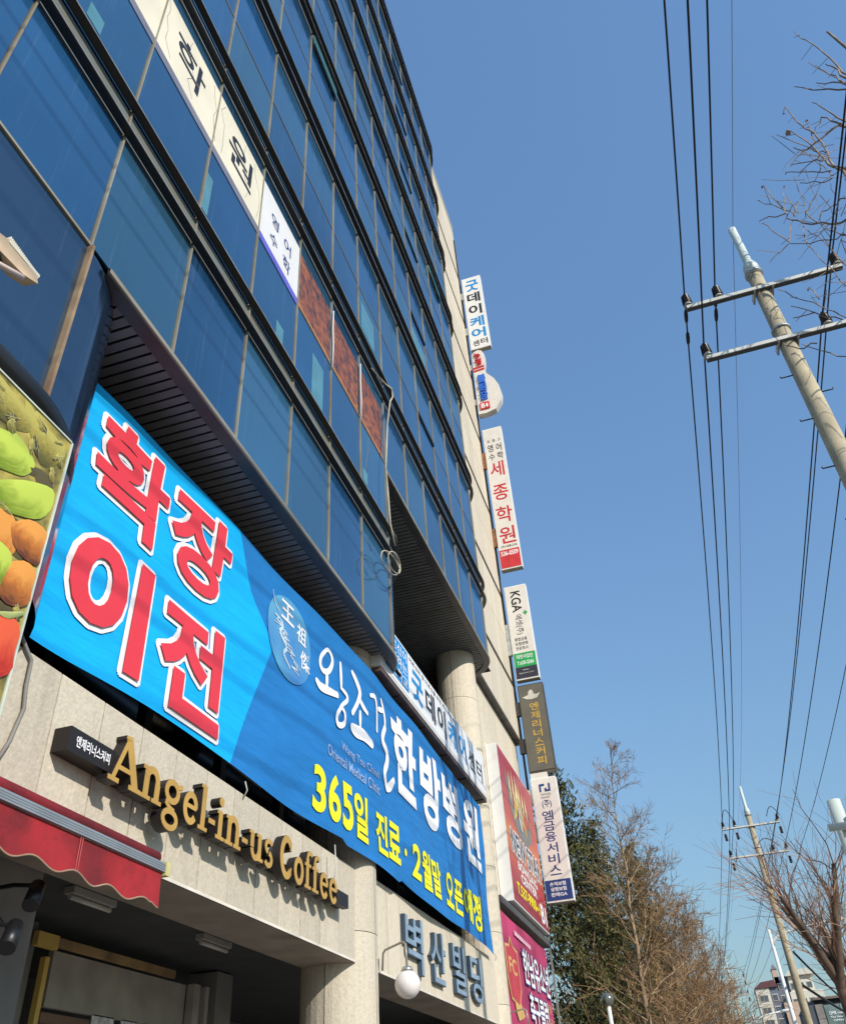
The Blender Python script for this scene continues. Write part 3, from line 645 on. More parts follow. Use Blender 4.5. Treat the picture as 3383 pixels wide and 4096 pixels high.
# ------------------------------------------------------------------ coffee shop sign (slab serif channel letters)
CS = thing('shop_sign', 'ochre channel letter sign reading Angel-in-us Coffee on the beige granite', 'sign', (6.9, 3.8, 3.8))
def arc(cx, cy, rx, ry, a0, a1, n=14): return [(cx+rx*math.cos(R(a0+(a1-a0)*k/n)), cy+ry*math.sin(R(a0+(a1-a0)*k/n))) for k in range(n+1)]
# every glyph: advance width, strokes (points, width)
T, H_ = .17, .11
GL = {
 'A': (1.0, [([(.12, .03), (.50, 1.0)], .10), ([(.46, 1.0), (.86, .03)], .20), ([(.26, .32), (.70, .32)], .09), ([(-.02, .045), (.32, .045)], .09), ([(.64, .045), (1.02, .045)], .09), ([(.36, .97), (.52, .97)], .07)]),
 'n': (.80, [([(.20, .0), (.20, .66)], T), ([(.04, .63), (.24, .63)], .08), (arc(.38, .40, .20, .24, 165, 0), .15), ([(.58, .40), (.58, 0)], T), ([(.02, .04), (.37, .04)], .08), ([(.42, .04), (.76, .04)], .08)]),
 'g': (.74, [(arc(.34, .44, .22, .20, 0, 360, 20), .13), (arc(.34, -.14, .25, .17, 0, 360, 20), .12), ([(.20, .28), (.16, .16), (.30, .08), (.46, .05)], .11), ([(.50, .58), (.70, .64)], .10)]),
 'e': (.66, [(arc(.34, .33, .22, .29, 20, 325, 20), .14), ([(.16, .36), (.56, .36)], .09), ([(.55, .36), (.55, .44)], .10)]),
 'l': (.42, [([(.20, 0), (.20, 1.0)], T), ([(.05, .97), (.22, .97)], .08), ([(.02, .04), (.40, .04)], .08)]),
 '-': (.34, [([(.03, .30), (.30, .30)], .11)]),
 'i': (.42, [([(.20, 0), (.20, .64)], T), ([(.05, .61), (.22, .61)], .08), ([(.02, .04), (.40, .04)], .08), (arc(.19, .86, .055, .055, 0, 360, 10), .11)]),
 'u': (.80, [([(.20, .62), (.20, .26)], T), (arc(.38, .24, .18, .20, 180, 350), .14), ([(.58, 0), (.58, .64)], T), ([(.04, .61), (.24, .61)], .08), ([(.42, .61), (.60, .61)], .08), ([(.58, .04), (.76, .04)], .08)]),
 's': (.58, [(arc(.29, .48, .17, .15, 30, 250), .11), (arc(.27, .18, .18, .15, 80, -150), .12)]),
 'C': (.84, [(arc(.44, .50, .30, .47, 45, 318, 24), .18), ([(.66, .70), (.66, .92)], .08), ([(.66, .12), (.70, .28)], .06)]),
 'o': (.70, [(arc(.35, .33, .22, .29, 0, 360, 24), .15)]),
 'f': (.50, [([(.20, 0), (.20, .80)], T), (arc(.36, .80, .16, .17, 180, 40), .12), ([(.02, .62), (.42, .62)], .08), ([(.02, .04), (.42, .04)], .08)]),
 ' ': (.30, []),
}
def stroke_poly(mb, pts, wd, fn, d0, d1):
    closed = len(pts) > 3 and math.hypot(pts[0][0]-pts[-1][0], pts[0][1]-pts[-1][1]) < 1e-4
    if closed: pts = pts[:-1]
    n = len(pts); Lf, Rt = [], []
    for k in range(n):
        a = pts[(k-1) % n] if (closed or k) else pts[k]; b = pts[(k+1) % n] if (closed or k < n-1) else pts[k]
        dx, dy = b[0]-a[0], b[1]-a[1]; l_ = math.hypot(dx, dy) or 1; nx, ny = -dy/l_*wd/2, dx/l_*wd/2
        Lf.append((pts[k][0]+nx, pts[k][1]+ny)); Rt.append((pts[k][0]-nx, pts[k][1]-ny))
    for k in range(n if closed else n-1):
        j = (k+1) % n; mb.prism([Rt[k], Rt[j], Lf[j], Lf[k]], fn, d0, d1)
total = sum(GL[c][0] for c in 'Angel-in-us Coffee')
XA0, XA1 = 4.80, 8.98; sx = (XA1-XA0)/total; sz = .36; cur = XA0
for c in 'Angel-in-us Coffee':
    adv, st = GL[c]
    if st:
        face, side = MB(), MB()
        for k, (pts, wd) in enumerate(st):
            fn = lambda u, v, t, cur=cur: (cur+u*sx, t, 3.80+v*sz)
            e = .0007*k
            # keep stroke width even in world units
            pw_ = [(u, v*sz/sx) for u, v in pts]
            fn2 = lambda u, v, t, cur=cur: (cur+u*sx, t, 3.80+v*sx)
            stroke_poly(face, pw_, wd*.98, fn2, 3.672-e, 3.676-e); stroke_poly(side, pw_, wd*1.04, fn2, 3.6765-e, 3.765-e)
        L_ = side.build('letter', ANG_S, CS, fix=True); face.build('letter_face', ANG_F, L_, fix=True)
    cur += adv*sx
bx('raceway', ANG_S, CS, 4.905, 9.38, 3.775, 3.845, 3.86, 3.97)
bx('raceway_end', ANG_S, CS, 9.02, 9.36, 3.70, 3.774, 3.84, 3.98)
cbx = MB(); cbx.box(4.39, 4.90, 3.715, 3.846, 3.865, 4.03); o = cbx.build('name_box', ANG_S, CS)
letters('lettering', [('엔제리너스커피', 4.46, 4.84, 3.91, 3.99, .02)], facade(3.712), WHT, o)

# ------------------------------------------------------------------ building name letters
NS = thing('building_name_sign', 'four grey-blue raised Korean letters on the granite beside the globe lamp', 'sign', (13.5, 3.83, 3.6))
NM = mat('grey blue letter', (.30, .41, .52), .4, .2)
for s_, a, b in (('벽', 11.62, 12.42), ('산', 12.78, 13.55), ('빌', 13.95, 14.68), ('딩', 15.0, 15.75)):
    o = letters('letter', [(s_, a, b, 3.57, 4.27, .016)], facade(3.848), mat('shaded letter side', (.045, .075, .11), .5), NS, ext=.06); letters('letter_face', [(s_, a+.006, b-.006, 3.576, 4.264, .008)], facade(3.784), NM, o)  # shade on the letter sides is put into a darker colour than the lit face

# ------------------------------------------------------------------ blade signs on the granite tower
BXP = 23.3
def blade_sign(label, z0, z1, facem, w_=.735, bracket=STEEL, edgem=WEDGE, br=None, t=.22):
    s_ = thing('blade_sign', label, 'sign', (BXP, 3.3, z0), 'projecting signs up the granite pier')
    bx('sign_body', edgem, s_, BXP, BXP+t, 3.70-w_, 3.70, z0, z1)
    bx('sign_face', facem, s_, BXP-.006, BXP-.001, 3.70-w_+.02, 3.68, z0+.03, z1-.03)
    bx('sign_bottom', mat('sign base strip', (.30, .28, .22), .6), s_, BXP+.01, BXP+t-.01, 3.70-w_+.01, 3.69, z0-.012, z0-.001)
    for zb in (br or (z0+(z1-z0)*.22, z0+(z1-z0)*.72)): bx('bracket', bracket, s_, BXP+.03, BXP+.15, 3.705, 3.885, zb, zb+.42)
    return s_
F = blade(BXP-.009)
s1 = blade_sign('topmost blade sign, white with blue and black letters', 28.0, 32.72, WHITE, .85)
letters('lettering', [('굿', .14, .72, 31.75, 32.5, .03)], F, BLUET, s1); letters('lettering', [('데', .14, .72, 30.98, 31.62, .03), ('이', .14, .72, 30.15, 30.8, .03)], F, BLACKT, s1)
letters('lettering', [('케', .12, .74, 29.35, 30.0, .03), ('어', .12, .74, 28.65, 29.25, .03)], F, BLUET, s1); letters('lettering', [('센', .12, .40, 28.18, 28.52, .02), ('터', .46, .76, 28.2, 28.55, .02)], F, BLACKT, s1)
# bowling pin sign
pin = thing('bowling_pin_sign', 'white bowling pin shaped blade sign with red and blue letters', 'sign', (BXP, 3.3, 24.4), 'projecting signs up the granite pier')
outl = [(.02, 27.70), (.12, 27.86), (.28, 27.92), (.44, 27.84), (.53, 27.6), (.52, 27.2), (.45, 26.8), (.52, 26.45), (.76, 26.1), (.93, 25.65), (.99, 25.2), (.93, 24.8), (.68, 24.40), (.30, 24.30), (-.02, 24.32)]
mb = MB(); mb.prism([(u, v) for u, v in outl], lambda u, v, t: (t, 3.72-u, v), BXP, BXP+.28); mb.build('sign_body', CREAM, pin, fix=True)
P_ = lambda u, v, w: (BXP-.004-w, 3.72-u, v)
letters('lettering', [('뉴', .10, .36, 27.42, 27.74, .03), ('영', .12, .38, 27.0, 27.38, .03)], P_, REDT, pin, ext=.05)
for z in (26.68, 26.84):
    mb = MB(); mb.prism([(.0, z-.02), (.46, z+.02), (.46, z+.12), (.0, z+.08)], P_, 0, .01); mb.build('red_stripe', REDT, pin, fix=True)
mb = MB(); mb.prism([(.14, 25.0), (.42, 25.0), (.42, 26.42), (.14, 26.42)], P_, 0, .012); mb.build('letter_backing', mat('blue letter backing', (.05, .13, .50), .5), pin, fix=True)
letters('lettering', [('볼', .13, .44, 25.95, 26.42, .03), ('링', .13, .44, 25.48, 25.9, .03), ('장', .13, .44, 24.98, 25.44, .03)], lambda u, v, w: P_(u, v, w+.013), mat('bright blue letter', (.03, .16, .62), .45), pin, ext=.05)
mb = MB(); mb.prism([(.08, 24.5), (.46, 24.5), (.46, 24.86), (.08, 24.86)], P_, 0, .04); mb.build('floor_plate', REDP, pin, fix=True)
letters('lettering', [('B', .13, .28, 24.56, 24.8, .03), ('1', .32, .40, 24.58, 24.76, .02)], lambda u, v, w: P_(u, v, w+.045), WHT, pin)
for zb in (24.9, 26.9): bx('bracket', STEEL, pin, BXP+.05, BXP+.15, 3.75, 3.885, zb, zb+.3)
s3 = blade_sign('long white blade sign with large red brush letters and red foot panel', 17.02, 23.44, CREAM, .73, bracket=mat('rusty bracket', (.30, .12, .05), .8, var=.4, scale=8, col2=(.12, .06, .03)), br=(22.0-.25, 18.2))
for o_ in s3.children:
    if o_.name.startswith('bracket'): o_.scale.z = 1.8
letters('lettering', [('초. 중. 고', .12, .64, 22.72, 22.86, .006), ('영 어', .12, .64, 22.25, 22.62, .012), ('수 학', .12, .66, 21.85, 22.18, .012)], F, BLACKT, s3)
letters('lettering', [('세', .10, .62, 21.05, 21.75, .012), ('종', .10, .64, 19.95, 20.65, .012), ('학', .10, .66, 18.95, 19.65, .012), ('원', .10, .66, 18.05-.0+.0, 18.75, .012)], F, REDT, s3)
letters('lettering', [('(주)세종교육', .10, .66, 17.86, 17.98, .006)], F, BLACKT, s3)
o = bx('foot_panel', REDP, s3, BXP-.010, BXP-.0065, 3.70-.71, 3.68, 17.06, 17.80); letters('lettering', [('536-0509', .07, .66, 17.55, 17.74, .02)], blade(BXP-.013), WHT, o)
s4 = blade_sign('white blade sign with sideways lettering over green and black panels', 12.96, 16.32, CREAM, .72, br=(14.2,))
for o_ in s4.children:
    if o_.name.startswith('bracket'): o_.scale.z = 2.6
letters('lettering', [('KGA', .18, .50, 15.32, 16.10, .02, 'r')], F, BLACKT, s4)
letters('lettering', [('에셋(주)', .20, .46, 14.50, 15.22, .01, 'r')], F, mat('brown grey letter', (.12, .10, .09), .5), s4)
letters('lettering', [('✦', .50, .66, 15.14, 15.36, .0)], F, GREENP, s4)
letters('lettering', [('종합금융', .12, .52, 14.28, 14.40, .01), ('보험판매', .12, .52, 14.12, 14.24, .01), ('전문회사', .12, .52, 13.96, 14.08, .01)], F, BLACKT, s4)
o = bx('foot_panel', GREENP, s4, BXP-.010, BXP-.0065, 3.0, 3.68, 13.38, 13.86); letters('lettering', [('대전사업단', .10, .62, 13.66, 13.80, .015), ('T.620-2266', .10, .62, 13.46, 13.58, .015)], blade(BXP-.013), WHT, o)
o = bx('foot_panel', mat('charcoal print', (.03, .03, .05), .5), s4, BXP-.010, BXP-.0065, 3.0, 3.68, 13.0, 13.375); letters('lettering', [('www.', .24, .44, 13.25, 13.29, .01), ('kgaasset.com', .12, .58, 13.14, 13.20, .01)], blade(BXP-.013), CERW, o)
OLIVE = mat('olive grey sign face', (.135, .125, .095), .5, var=.08)
s5 = blade_sign('olive grey blade sign with gold letters and a pale winged emblem', 10.09, 12.78, OLIVE, .77, edgem=mat('dark sign edge', (.06, .05, .045), .5), bracket=mat('dark sign edge', (.06, .05, .045)), br=(10.7, 11.85))
for i, ch in enumerate('엔제리너스커피'): letters('lettering', [(ch, .29+.0*i, .55, 11.93-.275*i, 12.17-.275*i, .012)], F, GOLDT, s5)
mb = MB()
mb.prism([(.10, 12.38), (.24, 12.30), (.38, 12.28), (.55, 12.31), (.66, 12.46), (.54, 12.42), (.46, 12.44), (.44, 12.55), (.38, 12.60), (.31, 12.54), (.28, 12.43), (.20, 12.40)], F, 0, .004); mb.build('winged_emblem', mat('pale emblem', (.62, .58, .50), .5), s5, fix=True)
s6 = blade_sign('white blade sign with navy letters over a navy foot panel, lowest of the column', 6.64, 9.90, CREAM, .72, br=(8.2, 9.2))
bx('cable_box', CREAM, s6, BXP+.02, BXP+.2, 3.2, 3.68, 9.905, 10.06)
letters('lettering', [('(주)', .24, .50, 9.04, 9.26, .01)] + [(ch, .20, .50, 8.72-.285*i, 8.97-.285*i, .012) for i, ch in enumerate('엠금융서비스')], F, NAVY, s6)
mb = MB()
for pl_ in ([(.22, 9.50), (.27, 9.50), (.27, 9.66), (.37, 9.66), (.37, 9.72), (.22, 9.72)], [(.37, 9.50), (.53, 9.50), (.53, 9.72), (.48, 9.72), (.48, 9.55), (.42, 9.55), (.42, 9.60), (.37, 9.60)]): mb.prism(pl_, F, 0, .004)
mb.build('company_mark', NAVY, s6, fix=True)
letters('lettering', [('FINANCIAL', .23, .52, 9.40, 9.46, .01), ('SERVICE', .23, .48, 9.31, 9.37, .01)], F, mat('grey print', (.30, .29, .29), .5), s6)
o = bx('foot_panel', NAVY, s6, BXP-.010, BXP-.0065, 3.0, 3.68, 6.68, 7.18); letters('lettering', [('손해보험', .14, .56, 7.03, 7.13, .015), ('생명보험', .14, .56, 6.90, 7.00, .015), ('판매GA', .14, .56, 6.77, 6.87, .015)], blade(BXP-.013), WHT, o)

# ------------------------------------------------------------------ red bowling centre sign on the wall
NW = thing('wall_sign', 'red and orange bowling centre sign with white side standing off the granite', 'sign', (21.1, 3.8, 5.88))
bx('sign_body', WEDGE, NW, 19.07, 23.16, 3.725, 4.01, 5.88, 9.42)
RM = bpy.data.materials.new('red orange gradient print'); RM.use_nodes = True; n = RM.node_tree.nodes; l = RM.node_tree.links
gg = n.new('ShaderNodeNewGeometry'); sp = n.new('ShaderNodeSeparateXYZ'); l.new(gg.outputs['Position'], sp.inputs[0]); mr = n.new('ShaderNodeMapRange'); mr.inputs[1].default_value = 5.9; mr.inputs[2].default_value = 9.4; l.new(sp.outputs['Z'], mr.inputs[0])
rp = n.new('ShaderNodeValToRGB'); l.new(mr.outputs[0], rp.inputs[0]); e = rp.color_ramp.elements; e[0].color = (.33, .02, .025, 1); e[1].color = (.36, .02, .035, 1)
for ps, c in ((.17, (.36, .025, .025)), (.26, (.50, .06, .03)), (.42, (.62, .22, .04)), (.55, (.50, .07, .04))): q_ = e.new(ps); q_.color = (*c, 1)
l.new(rp.outputs[0], n['Principled BSDF'].inputs['Base Color']); n['Principled BSDF'].inputs['Roughness'].default_value = .35; MATS['redgrad'] = RM
bx('sign_face', RM, NW, 19.10, 23.13, 3.716, 3.722, 5.91, 9.39)
FN = facade(3.712)
mat('white outline print', (.80, .76, .72), .5)
mo = MB(); vs, fs = glyph('NEW STAR', .025)
for q_ in range(10):
    i = len(mo.v)
    for x, y, z in vs: mo.v.append(FN(19.50+3.34*x+.055*math.cos(q_*.628), 7.02+.52*y+.045*math.sin(q_*.628), .0003*q_))
    for f in fs: mo.f.append(tuple(i+k for k in f)); mo.sm.append(0)
mo.build('outline_lettering', MATS['white outline print'], NW)
letters('lettering', [('NEW STAR', 19.50, 22.84, 7.02, 7.54, .012)], facade(3.707), mat('dark slate print', (.05, .05, .09), .5), NW)
letters('lettering', [('BOWLING', 19.95, 22.2, 6.72, 6.93, .035), ('CENTER', 20.15, 22.0, 6.47, 6.68, .035)], FN, mat('white outline print', (.78, .72, .66)), NW)
letters('lettering', [('T.537-9900~1', 19.55, 22.1, 6.12, 6.38, .02)], FN, YEL, NW); letters('lettering', [('B1', 22.25, 22.95, 6.0, 6.45, .03)], FN, WHT, NW)
def fpoly(pts, m_, off, nm): mb = MB(); mb.prism(pts, lambda u, v, t: (u, 3.716-t, v), off, off+.003); return mb.build(nm, m_, NW, fix=True)
GOLDP = mat('gold crest print', (.62, .42, .08), .45); GREYP = mat('grey crest print', (.22, .20, .18), .5)
fpoly([(19.62, 9.0), (20.1, 8.75), (20.3, 8.2), (21.2, 7.9), (22.1, 8.2), (22.3, 8.8), (22.3, 7.9), (21.5, 7.55), (20.6, 7.6), (19.9, 8.0)], GREYP, .002, 'crest_shield')
fpoly([(20.4, 8.3), (20.9, 9.0), (21.4, 8.3), (21.7, 7.8), (21.2, 8.1), (20.9, 8.5), (20.6, 8.1), (20.2, 7.9)], GOLDP, .006, 'crest_ring')
for k in range(6): fpoly([(19.95+k*.36, 8.55), (20.05+k*.36, 9.05+.15*math.sin(k*1.1)), (20.18+k*.36, 8.55), (20.12+k*.36, 8.3)], mat('cream crest print', (.75, .62, .35), .5), .010, 'crest_flame')
fpoly(arc(20.95, 8.1, .22, .3, 0, 340, 14), mat('silver crest print', (.45, .42, .36), .4), .014, 'crest_pin')

# pink football club banner
PB = thing('wall_banner', 'magenta cloth banner with white Korean letters and a red crest below the bowling sign', 'banner', (20.5, 3.84, 3))
mb = MB(); NU = 18
for i in range(NU+1):
    for j in range(9):
        x = 18.02+(23.0-18.02)*i/NU; z = 2.9+(5.52-2.9)*j/8; mb.v.append((x, 3.86+.012*math.sin(x*2.2+z*1.7), z))
for i in range(NU):
    for j in range(8): a = i*9+j; mb.f.append((a, a+9, a+10, a+1)); mb.sm.append(1)
mb.build('banner_cloth', PINK, PB)
FP = facade(3.838)
letters('outline_lettering', [('한남유소년', 19.80, 22.78, 4.38, 5.12, .045), ('축구클럽', 20.05, 22.2, 3.62, 4.32, .045)], FP, mat('indigo outline print', (.07, .06, .25), .6), PB)
letters('lettering', [('한남유소년', 19.83, 22.75, 4.41, 5.09, .02), ('축구클럽', 20.08, 22.17, 3.65, 4.29, .02)], facade(3.834), WHT, PB)
letters('lettering', [('문의', 22.28, 22.6, 4.08, 4.28, .01), ('모집', 22.28, 22.6, 3.80, 4.0, .01)], FP, GOLDP, PB)
def ppoly(pts, m_, off, nm): mb = MB(); mb.prism(pts, lambda u, v, t: (u, 3.842-t, v), off, off+.003); return mb.build(nm, m_, PB, fix=True)
ppoly([(18.15, 4.92), (18.5, 4.95), (18.68, 5.13), (18.9, 4.98), (19.32, 4.93), (19.35, 4.2), (19.0, 3.85), (18.3, 3.95), (18.12, 4.3)], mat('crest edge print', (.62, .40, .14), .6), 0, 'crest_edge')
ppoly([(18.2, 4.88), (18.52, 4.9), (18.68, 5.05), (18.88, 4.94), (19.26, 4.88), (19.28, 4.22), (18.98, 3.91), (18.34, 4.0), (18.18, 4.32)], mat('crest red print', (.50, .05, .07), .6), .004, 'crest_shield')
ppoly([(18.5, 3.98), (18.8, 3.86), (19.1, 3.95), (19.4, 3.75), (19.1, 3.68), (18.75, 3.62), (18.6, 3.75)], mat('crest edge print', (.62, .40, .14)), .008, 'crest_ribbon')
letters('lettering', [('FC', 18.35, 19.05, 4.42, 4.72, .02)], facade(3.832), mat('crest edge print', (.62, .40, .14)), PB)
ppoly([(19.25, 5.24), (20.95, 5.20), (20.95, 5.29), (19.25, 5.33)], mat('pale pink print', (.72, .40, .48), .6), 0, 'slogan_strip')

# ------------------------------------------------------------------ vegetable poster panel
VP = thing('food_poster', 'panel printed with green chillies, carrots and tomatoes under the dark glass', 'poster', (1.5, 3.25, 3.5))
bx('poster_panel', mat('leafy olive print', (.42, .34, .07), .45, var=.45, scale=7, col2=(.12, .10, .03)), VP, -1.2, 3.222, 3.206, 3.24, 2.6, 5.42)
bx('poster_frame', mat('pale green frame', (.60, .66, .55), .5), VP, 3.222, 3.236, 3.196, 3.25, 2.6, 5.425); bx('poster_frame', mat('pale green frame', (.6, .66, .55)), VP, -1.2, 3.221, 3.196, 3.25, 5.421, 5.432)
def vpoly(pts, m_, k, nm):
    mb = MB(); cx_ = sum(p_[0] for p_ in pts)/len(pts); cz_ = sum(p_[1] for p_ in pts)/len(pts)
    if nm in ('carrot_print', 'tomato_print', 'cucumber_print'): pts = [(min(3.212, cx_+(x-cx_)*1.28), cz_+(z-cz_)*1.28) for x, z in pts]
    sm = []                                            # rounded outline, gently domed
    n_ = len(pts)
    for a in range(n_):
        p0, p1, p2, p3 = pts[a-1], pts[a], pts[(a+1) % n_], pts[(a+2) % n_]
        for t in (0, .33, .66):
            sm.append(tuple(.5*((2*p1[i])+(-p0[i]+p2[i])*t+(2*p0[i]-5*p1[i]+4*p2[i]-p3[i])*t*t+(-p0[i]+3*p1[i]-3*p2[i]+p3[i])*t**3) for i in (0, 1)))
    y0 = 3.204-.0015*k; n_ = len(sm)
    mb.v = [(x, y0, z) for x, z in sm]+[(cx_+(x-cx_)*.6, y0-.006, cz_+(z-cz_)*.6) for x, z in sm]+[(cx_, y0-.008, cz_)]
    for a in range(n_): b = (a+1) % n_; mb.f += [(a, b, n_+b, n_+a), (n_+a, n_+b, 2*n_)]; mb.sm += [1, 1]
    return mb.build(nm, m_, VP, fix=True)
def veg(name, lo, mid, hi, sc=5.):
    M = bpy.data.materials.new(name); M.use_nodes = True; n = M.node_tree.nodes; l = M.node_tree.links; tc = n.new('ShaderNodeTexCoord'); sp = n.new('ShaderNodeSeparateXYZ'); l.new(tc.outputs['Generated'], sp.inputs[0])
    nz = n.new('ShaderNodeTexNoise'); nz.inputs['Scale'].default_value = sc; nz.inputs['Detail'].default_value = 6; l.new(tc.outputs['Generated'], nz.inputs['Vector'])
    ma = n.new('ShaderNodeMath'); ma.operation = 'MULTIPLY_ADD'; ma.inputs[1].default_value = .55; l.new(nz.outputs[0], ma.inputs[0]); l.new(sp.outputs['Z'], ma.inputs[2])
    r_ = n.new('ShaderNodeValToRGB'); e_ = r_.color_ramp.elements; e_[0].position = .30; e_[0].color = (*lo, 1); e_[1].position = 1.25 if False else .98; e_[1].color = (*hi, 1); q = e_.new(.66); q.color = (*mid, 1); l.new(ma.outputs[0], r_.inputs[0]); l.new(r_.outputs[0], n['Principled BSDF'].inputs['Base Color']); n['Principled BSDF'].inputs['Roughness'].default_value = .45
    return M
CH = veg('chilli green print', (.05, .06, .006), (.20, .28, .01), (.48, .58, .07)) or mat('chilli green print', (.38, .50, .06), .4, var=.35, scale=9, col2=(.20, .30, .03)); CA = veg('carrot orange print', (.10, .025, .008), (.46, .14, .015), (.72, .30, .05)) or mat('carrot orange print', (.66, .22, .035), .4, var=.3, scale=9, col2=(.40, .13, .03))
TO = veg('tomato red print', (.16, .01, .005), (.50, .03, .01), (.70, .10, .03)) or mat('tomato red print', (.60, .05, .02), .35, var=.3, scale=8); LF = veg('lettuce print', (.08, .07, .01), (.26, .21, .03), (.44, .38, .08), 14.) or mat('lettuce print', (.24, .24, .06), .5, var=.5, scale=16, col2=(.09, .10, .03)); SH = mat('print shade brown', (.10, .08, .03), .6)
vpoly([(2.78, 5.40), (2.98, 5.37), (3.14, 5.35), (3.2, 5.29), (3.14, 5.16), (3.03, 5.08), (2.9, 5.2)], LF, 0, 'lettuce_print')
vpoly([(2.3, 5.40), (2.6, 5.39), (2.9, 5.3), (2.8, 5.16), (2.5, 5.12), (2.3, 5.2)], LF, 1, 'lettuce_print')
vpoly([(2.99, 5.02), (3.1, 5.06), (3.19, 4.98), (3.1, 4.9)], SH, 0, 'shade_print')
vpoly([(2.3, 5.0), (2.67, 5.07), (2.79, 5.13), (2.93, 5.09), (2.99, 5.03), (2.94, 4.92), (2.83, 4.86), (2.6, 4.78), (2.3, 4.74)], CH, 3, 'chilli_print')
vpoly([(2.4, 4.62), (2.72, 4.73), (2.85, 4.82), (2.98, 4.91), (3.17, 4.99), (3.2, 4.88), (3.14, 4.74), (2.96, 4.64), (2.7, 4.55), (2.4, 4.45)], CH, 5, 'chilli_print')
vpoly([(2.6, 4.50), (2.8, 4.58), (2.89, 4.59), (2.97, 4.53), (2.98, 4.45), (2.93, 4.36), (2.7, 4.2), (2.55, 4.3)], CA, 4, 'carrot_print')
vpoly([(2.97, 4.54), (3.07, 4.65), (3.19, 4.66), (3.20, 4.55), (3.19, 4.47), (3.06, 4.46)], CA, 6, 'carrot_print')
vpoly([(2.98, 4.28), (3.1, 4.38), (3.19, 4.37), (3.2, 4.29), (3.2, 4.2), (3.07, 4.14), (2.95, 4.2)], CA, 8, 'carrot_print')
vpoly([(2.85, 4.36), (2.96, 4.38), (3.0, 4.33), (2.99, 4.19), (2.85, 4.15)], CH, 9, 'cucumber_print')
vpoly([(2.8, 3.95), (3.0, 3.98), (3.12, 4.02), (3.20, 3.98), (3.21, 3.89), (3.18, 3.78), (3.0, 3.68), (2.8, 3.7)], TO, 7, 'tomato_print')
vpoly([(2.4, 4.1), (2.7, 4.12), (2.85, 4.0), (2.8, 3.8), (2.5, 3.72), (2.35, 3.9)], TO, 5, 'tomato_print')
vpoly([(3.02, 4.03), (3.11, 4.08), (3.2, 4.13), (3.19, 4.10), (3.1, 4.03)], mat('stem print', (.45, .50, .18), .5), 10, 'stem_print')
vr = random.Random(3); VEIN = mat('pale vein print', (.50, .47, .20), .5)
for k in range(26):                                    # crinkled leaves with a pale rib between the vegetables
    if k < 16: cx_, cz_ = vr.uniform(2.45, 3.16), vr.uniform(5.12, 5.36)
    else: cx_, cz_ = vr.choice([(3.12, 5.05), (3.05, 4.76), (2.9, 4.62), (3.1, 4.42), (2.8, 4.1), (3.14, 4.12), (2.95, 3.95), (2.7, 3.9)]); cx_ += vr.uniform(-.04, .02); cz_ += vr.uniform(-.03, .03)
    an = vr.uniform(0, 6.28); ln = vr.uniform(.05, .085); wd_ = ln*vr.uniform(.35, .6); ca, sa = math.cos(an), math.sin(an)
    pts_ = [(cx_+ca*x*ln-sa*y*wd_, cz_+sa*x*ln+ca*y*wd_) for x, y in ((-1, 0), (-.6, .7), (-.1, .9), (.3, .6), (.7, .75), (1, 0), (.6, -.7), (.2, -.55), (-.3, -.9), (-.7, -.6))]
    pts_ = [(min(x, 3.21), min(z, 5.40)) for x, z in pts_]
    vpoly(pts_, LF if k % 3 else SH, 1+.1*k, 'leaf_print')
    mb = MB()
    for a_, b_ in (((-.9, 0), (.9, .05)), ((-.3, 0), (0, .7)), ((.1, 0), (.4, -.5)), ((.2, 0), (.6, .5))):
        A_ = (cx_+ca*a_[0]*ln-sa*a_[1]*wd_, cz_+sa*a_[0]*ln+ca*a_[1]*wd_); B_ = (cx_+ca*b_[0]*ln-sa*b_[1]*wd_, cz_+sa*b_[0]*ln+ca*b_[1]*wd_)
        if max(A_[0], B_[0]) > 3.2 or max(A_[1], B_[1]) > 5.4: continue
        dx, dz = B_[0]-A_[0], B_[1]-A_[1]; L_ = math.hypot(dx, dz); nx, nz = -dz/L_*.0018, dx/L_*.0018; yy = 3.1935-.00015*k
        mb.quad((A_[0]-nx, yy, A_[1]-nz), (B_[0]-nx, yy, B_[1]-nz), (B_[0]+nx, yy, B_[1]+nz), (A_[0]+nx, yy, A_[1]+nz))
    if mb.v: mb.build('vein_print', VEIN, VP)
for k in range(9):                                     # dark gaps between the vegetables
    cx_, cz_ = [(2.62, 4.68), (2.95, 5.0), (3.05, 4.45), (2.86, 4.25), (3.1, 4.1), (2.7, 4.4), (3.0, 4.58), (2.9, 3.98), (2.6, 3.9)][k]
    vpoly([(min(3.21, cx_+.11*math.cos(a_)*(1+.3*math.sin(3*a_+k))), cz_+.05*math.sin(a_)) for a_ in [i*.785 for i in range(8)]], SH, -1.2, 'shade_print')
bx('poster_post', mat('dark sign edge', (.06, .05, .045)), VP, 2.9, 3.0, 3.26, 3.8, 2.7, 5.4)

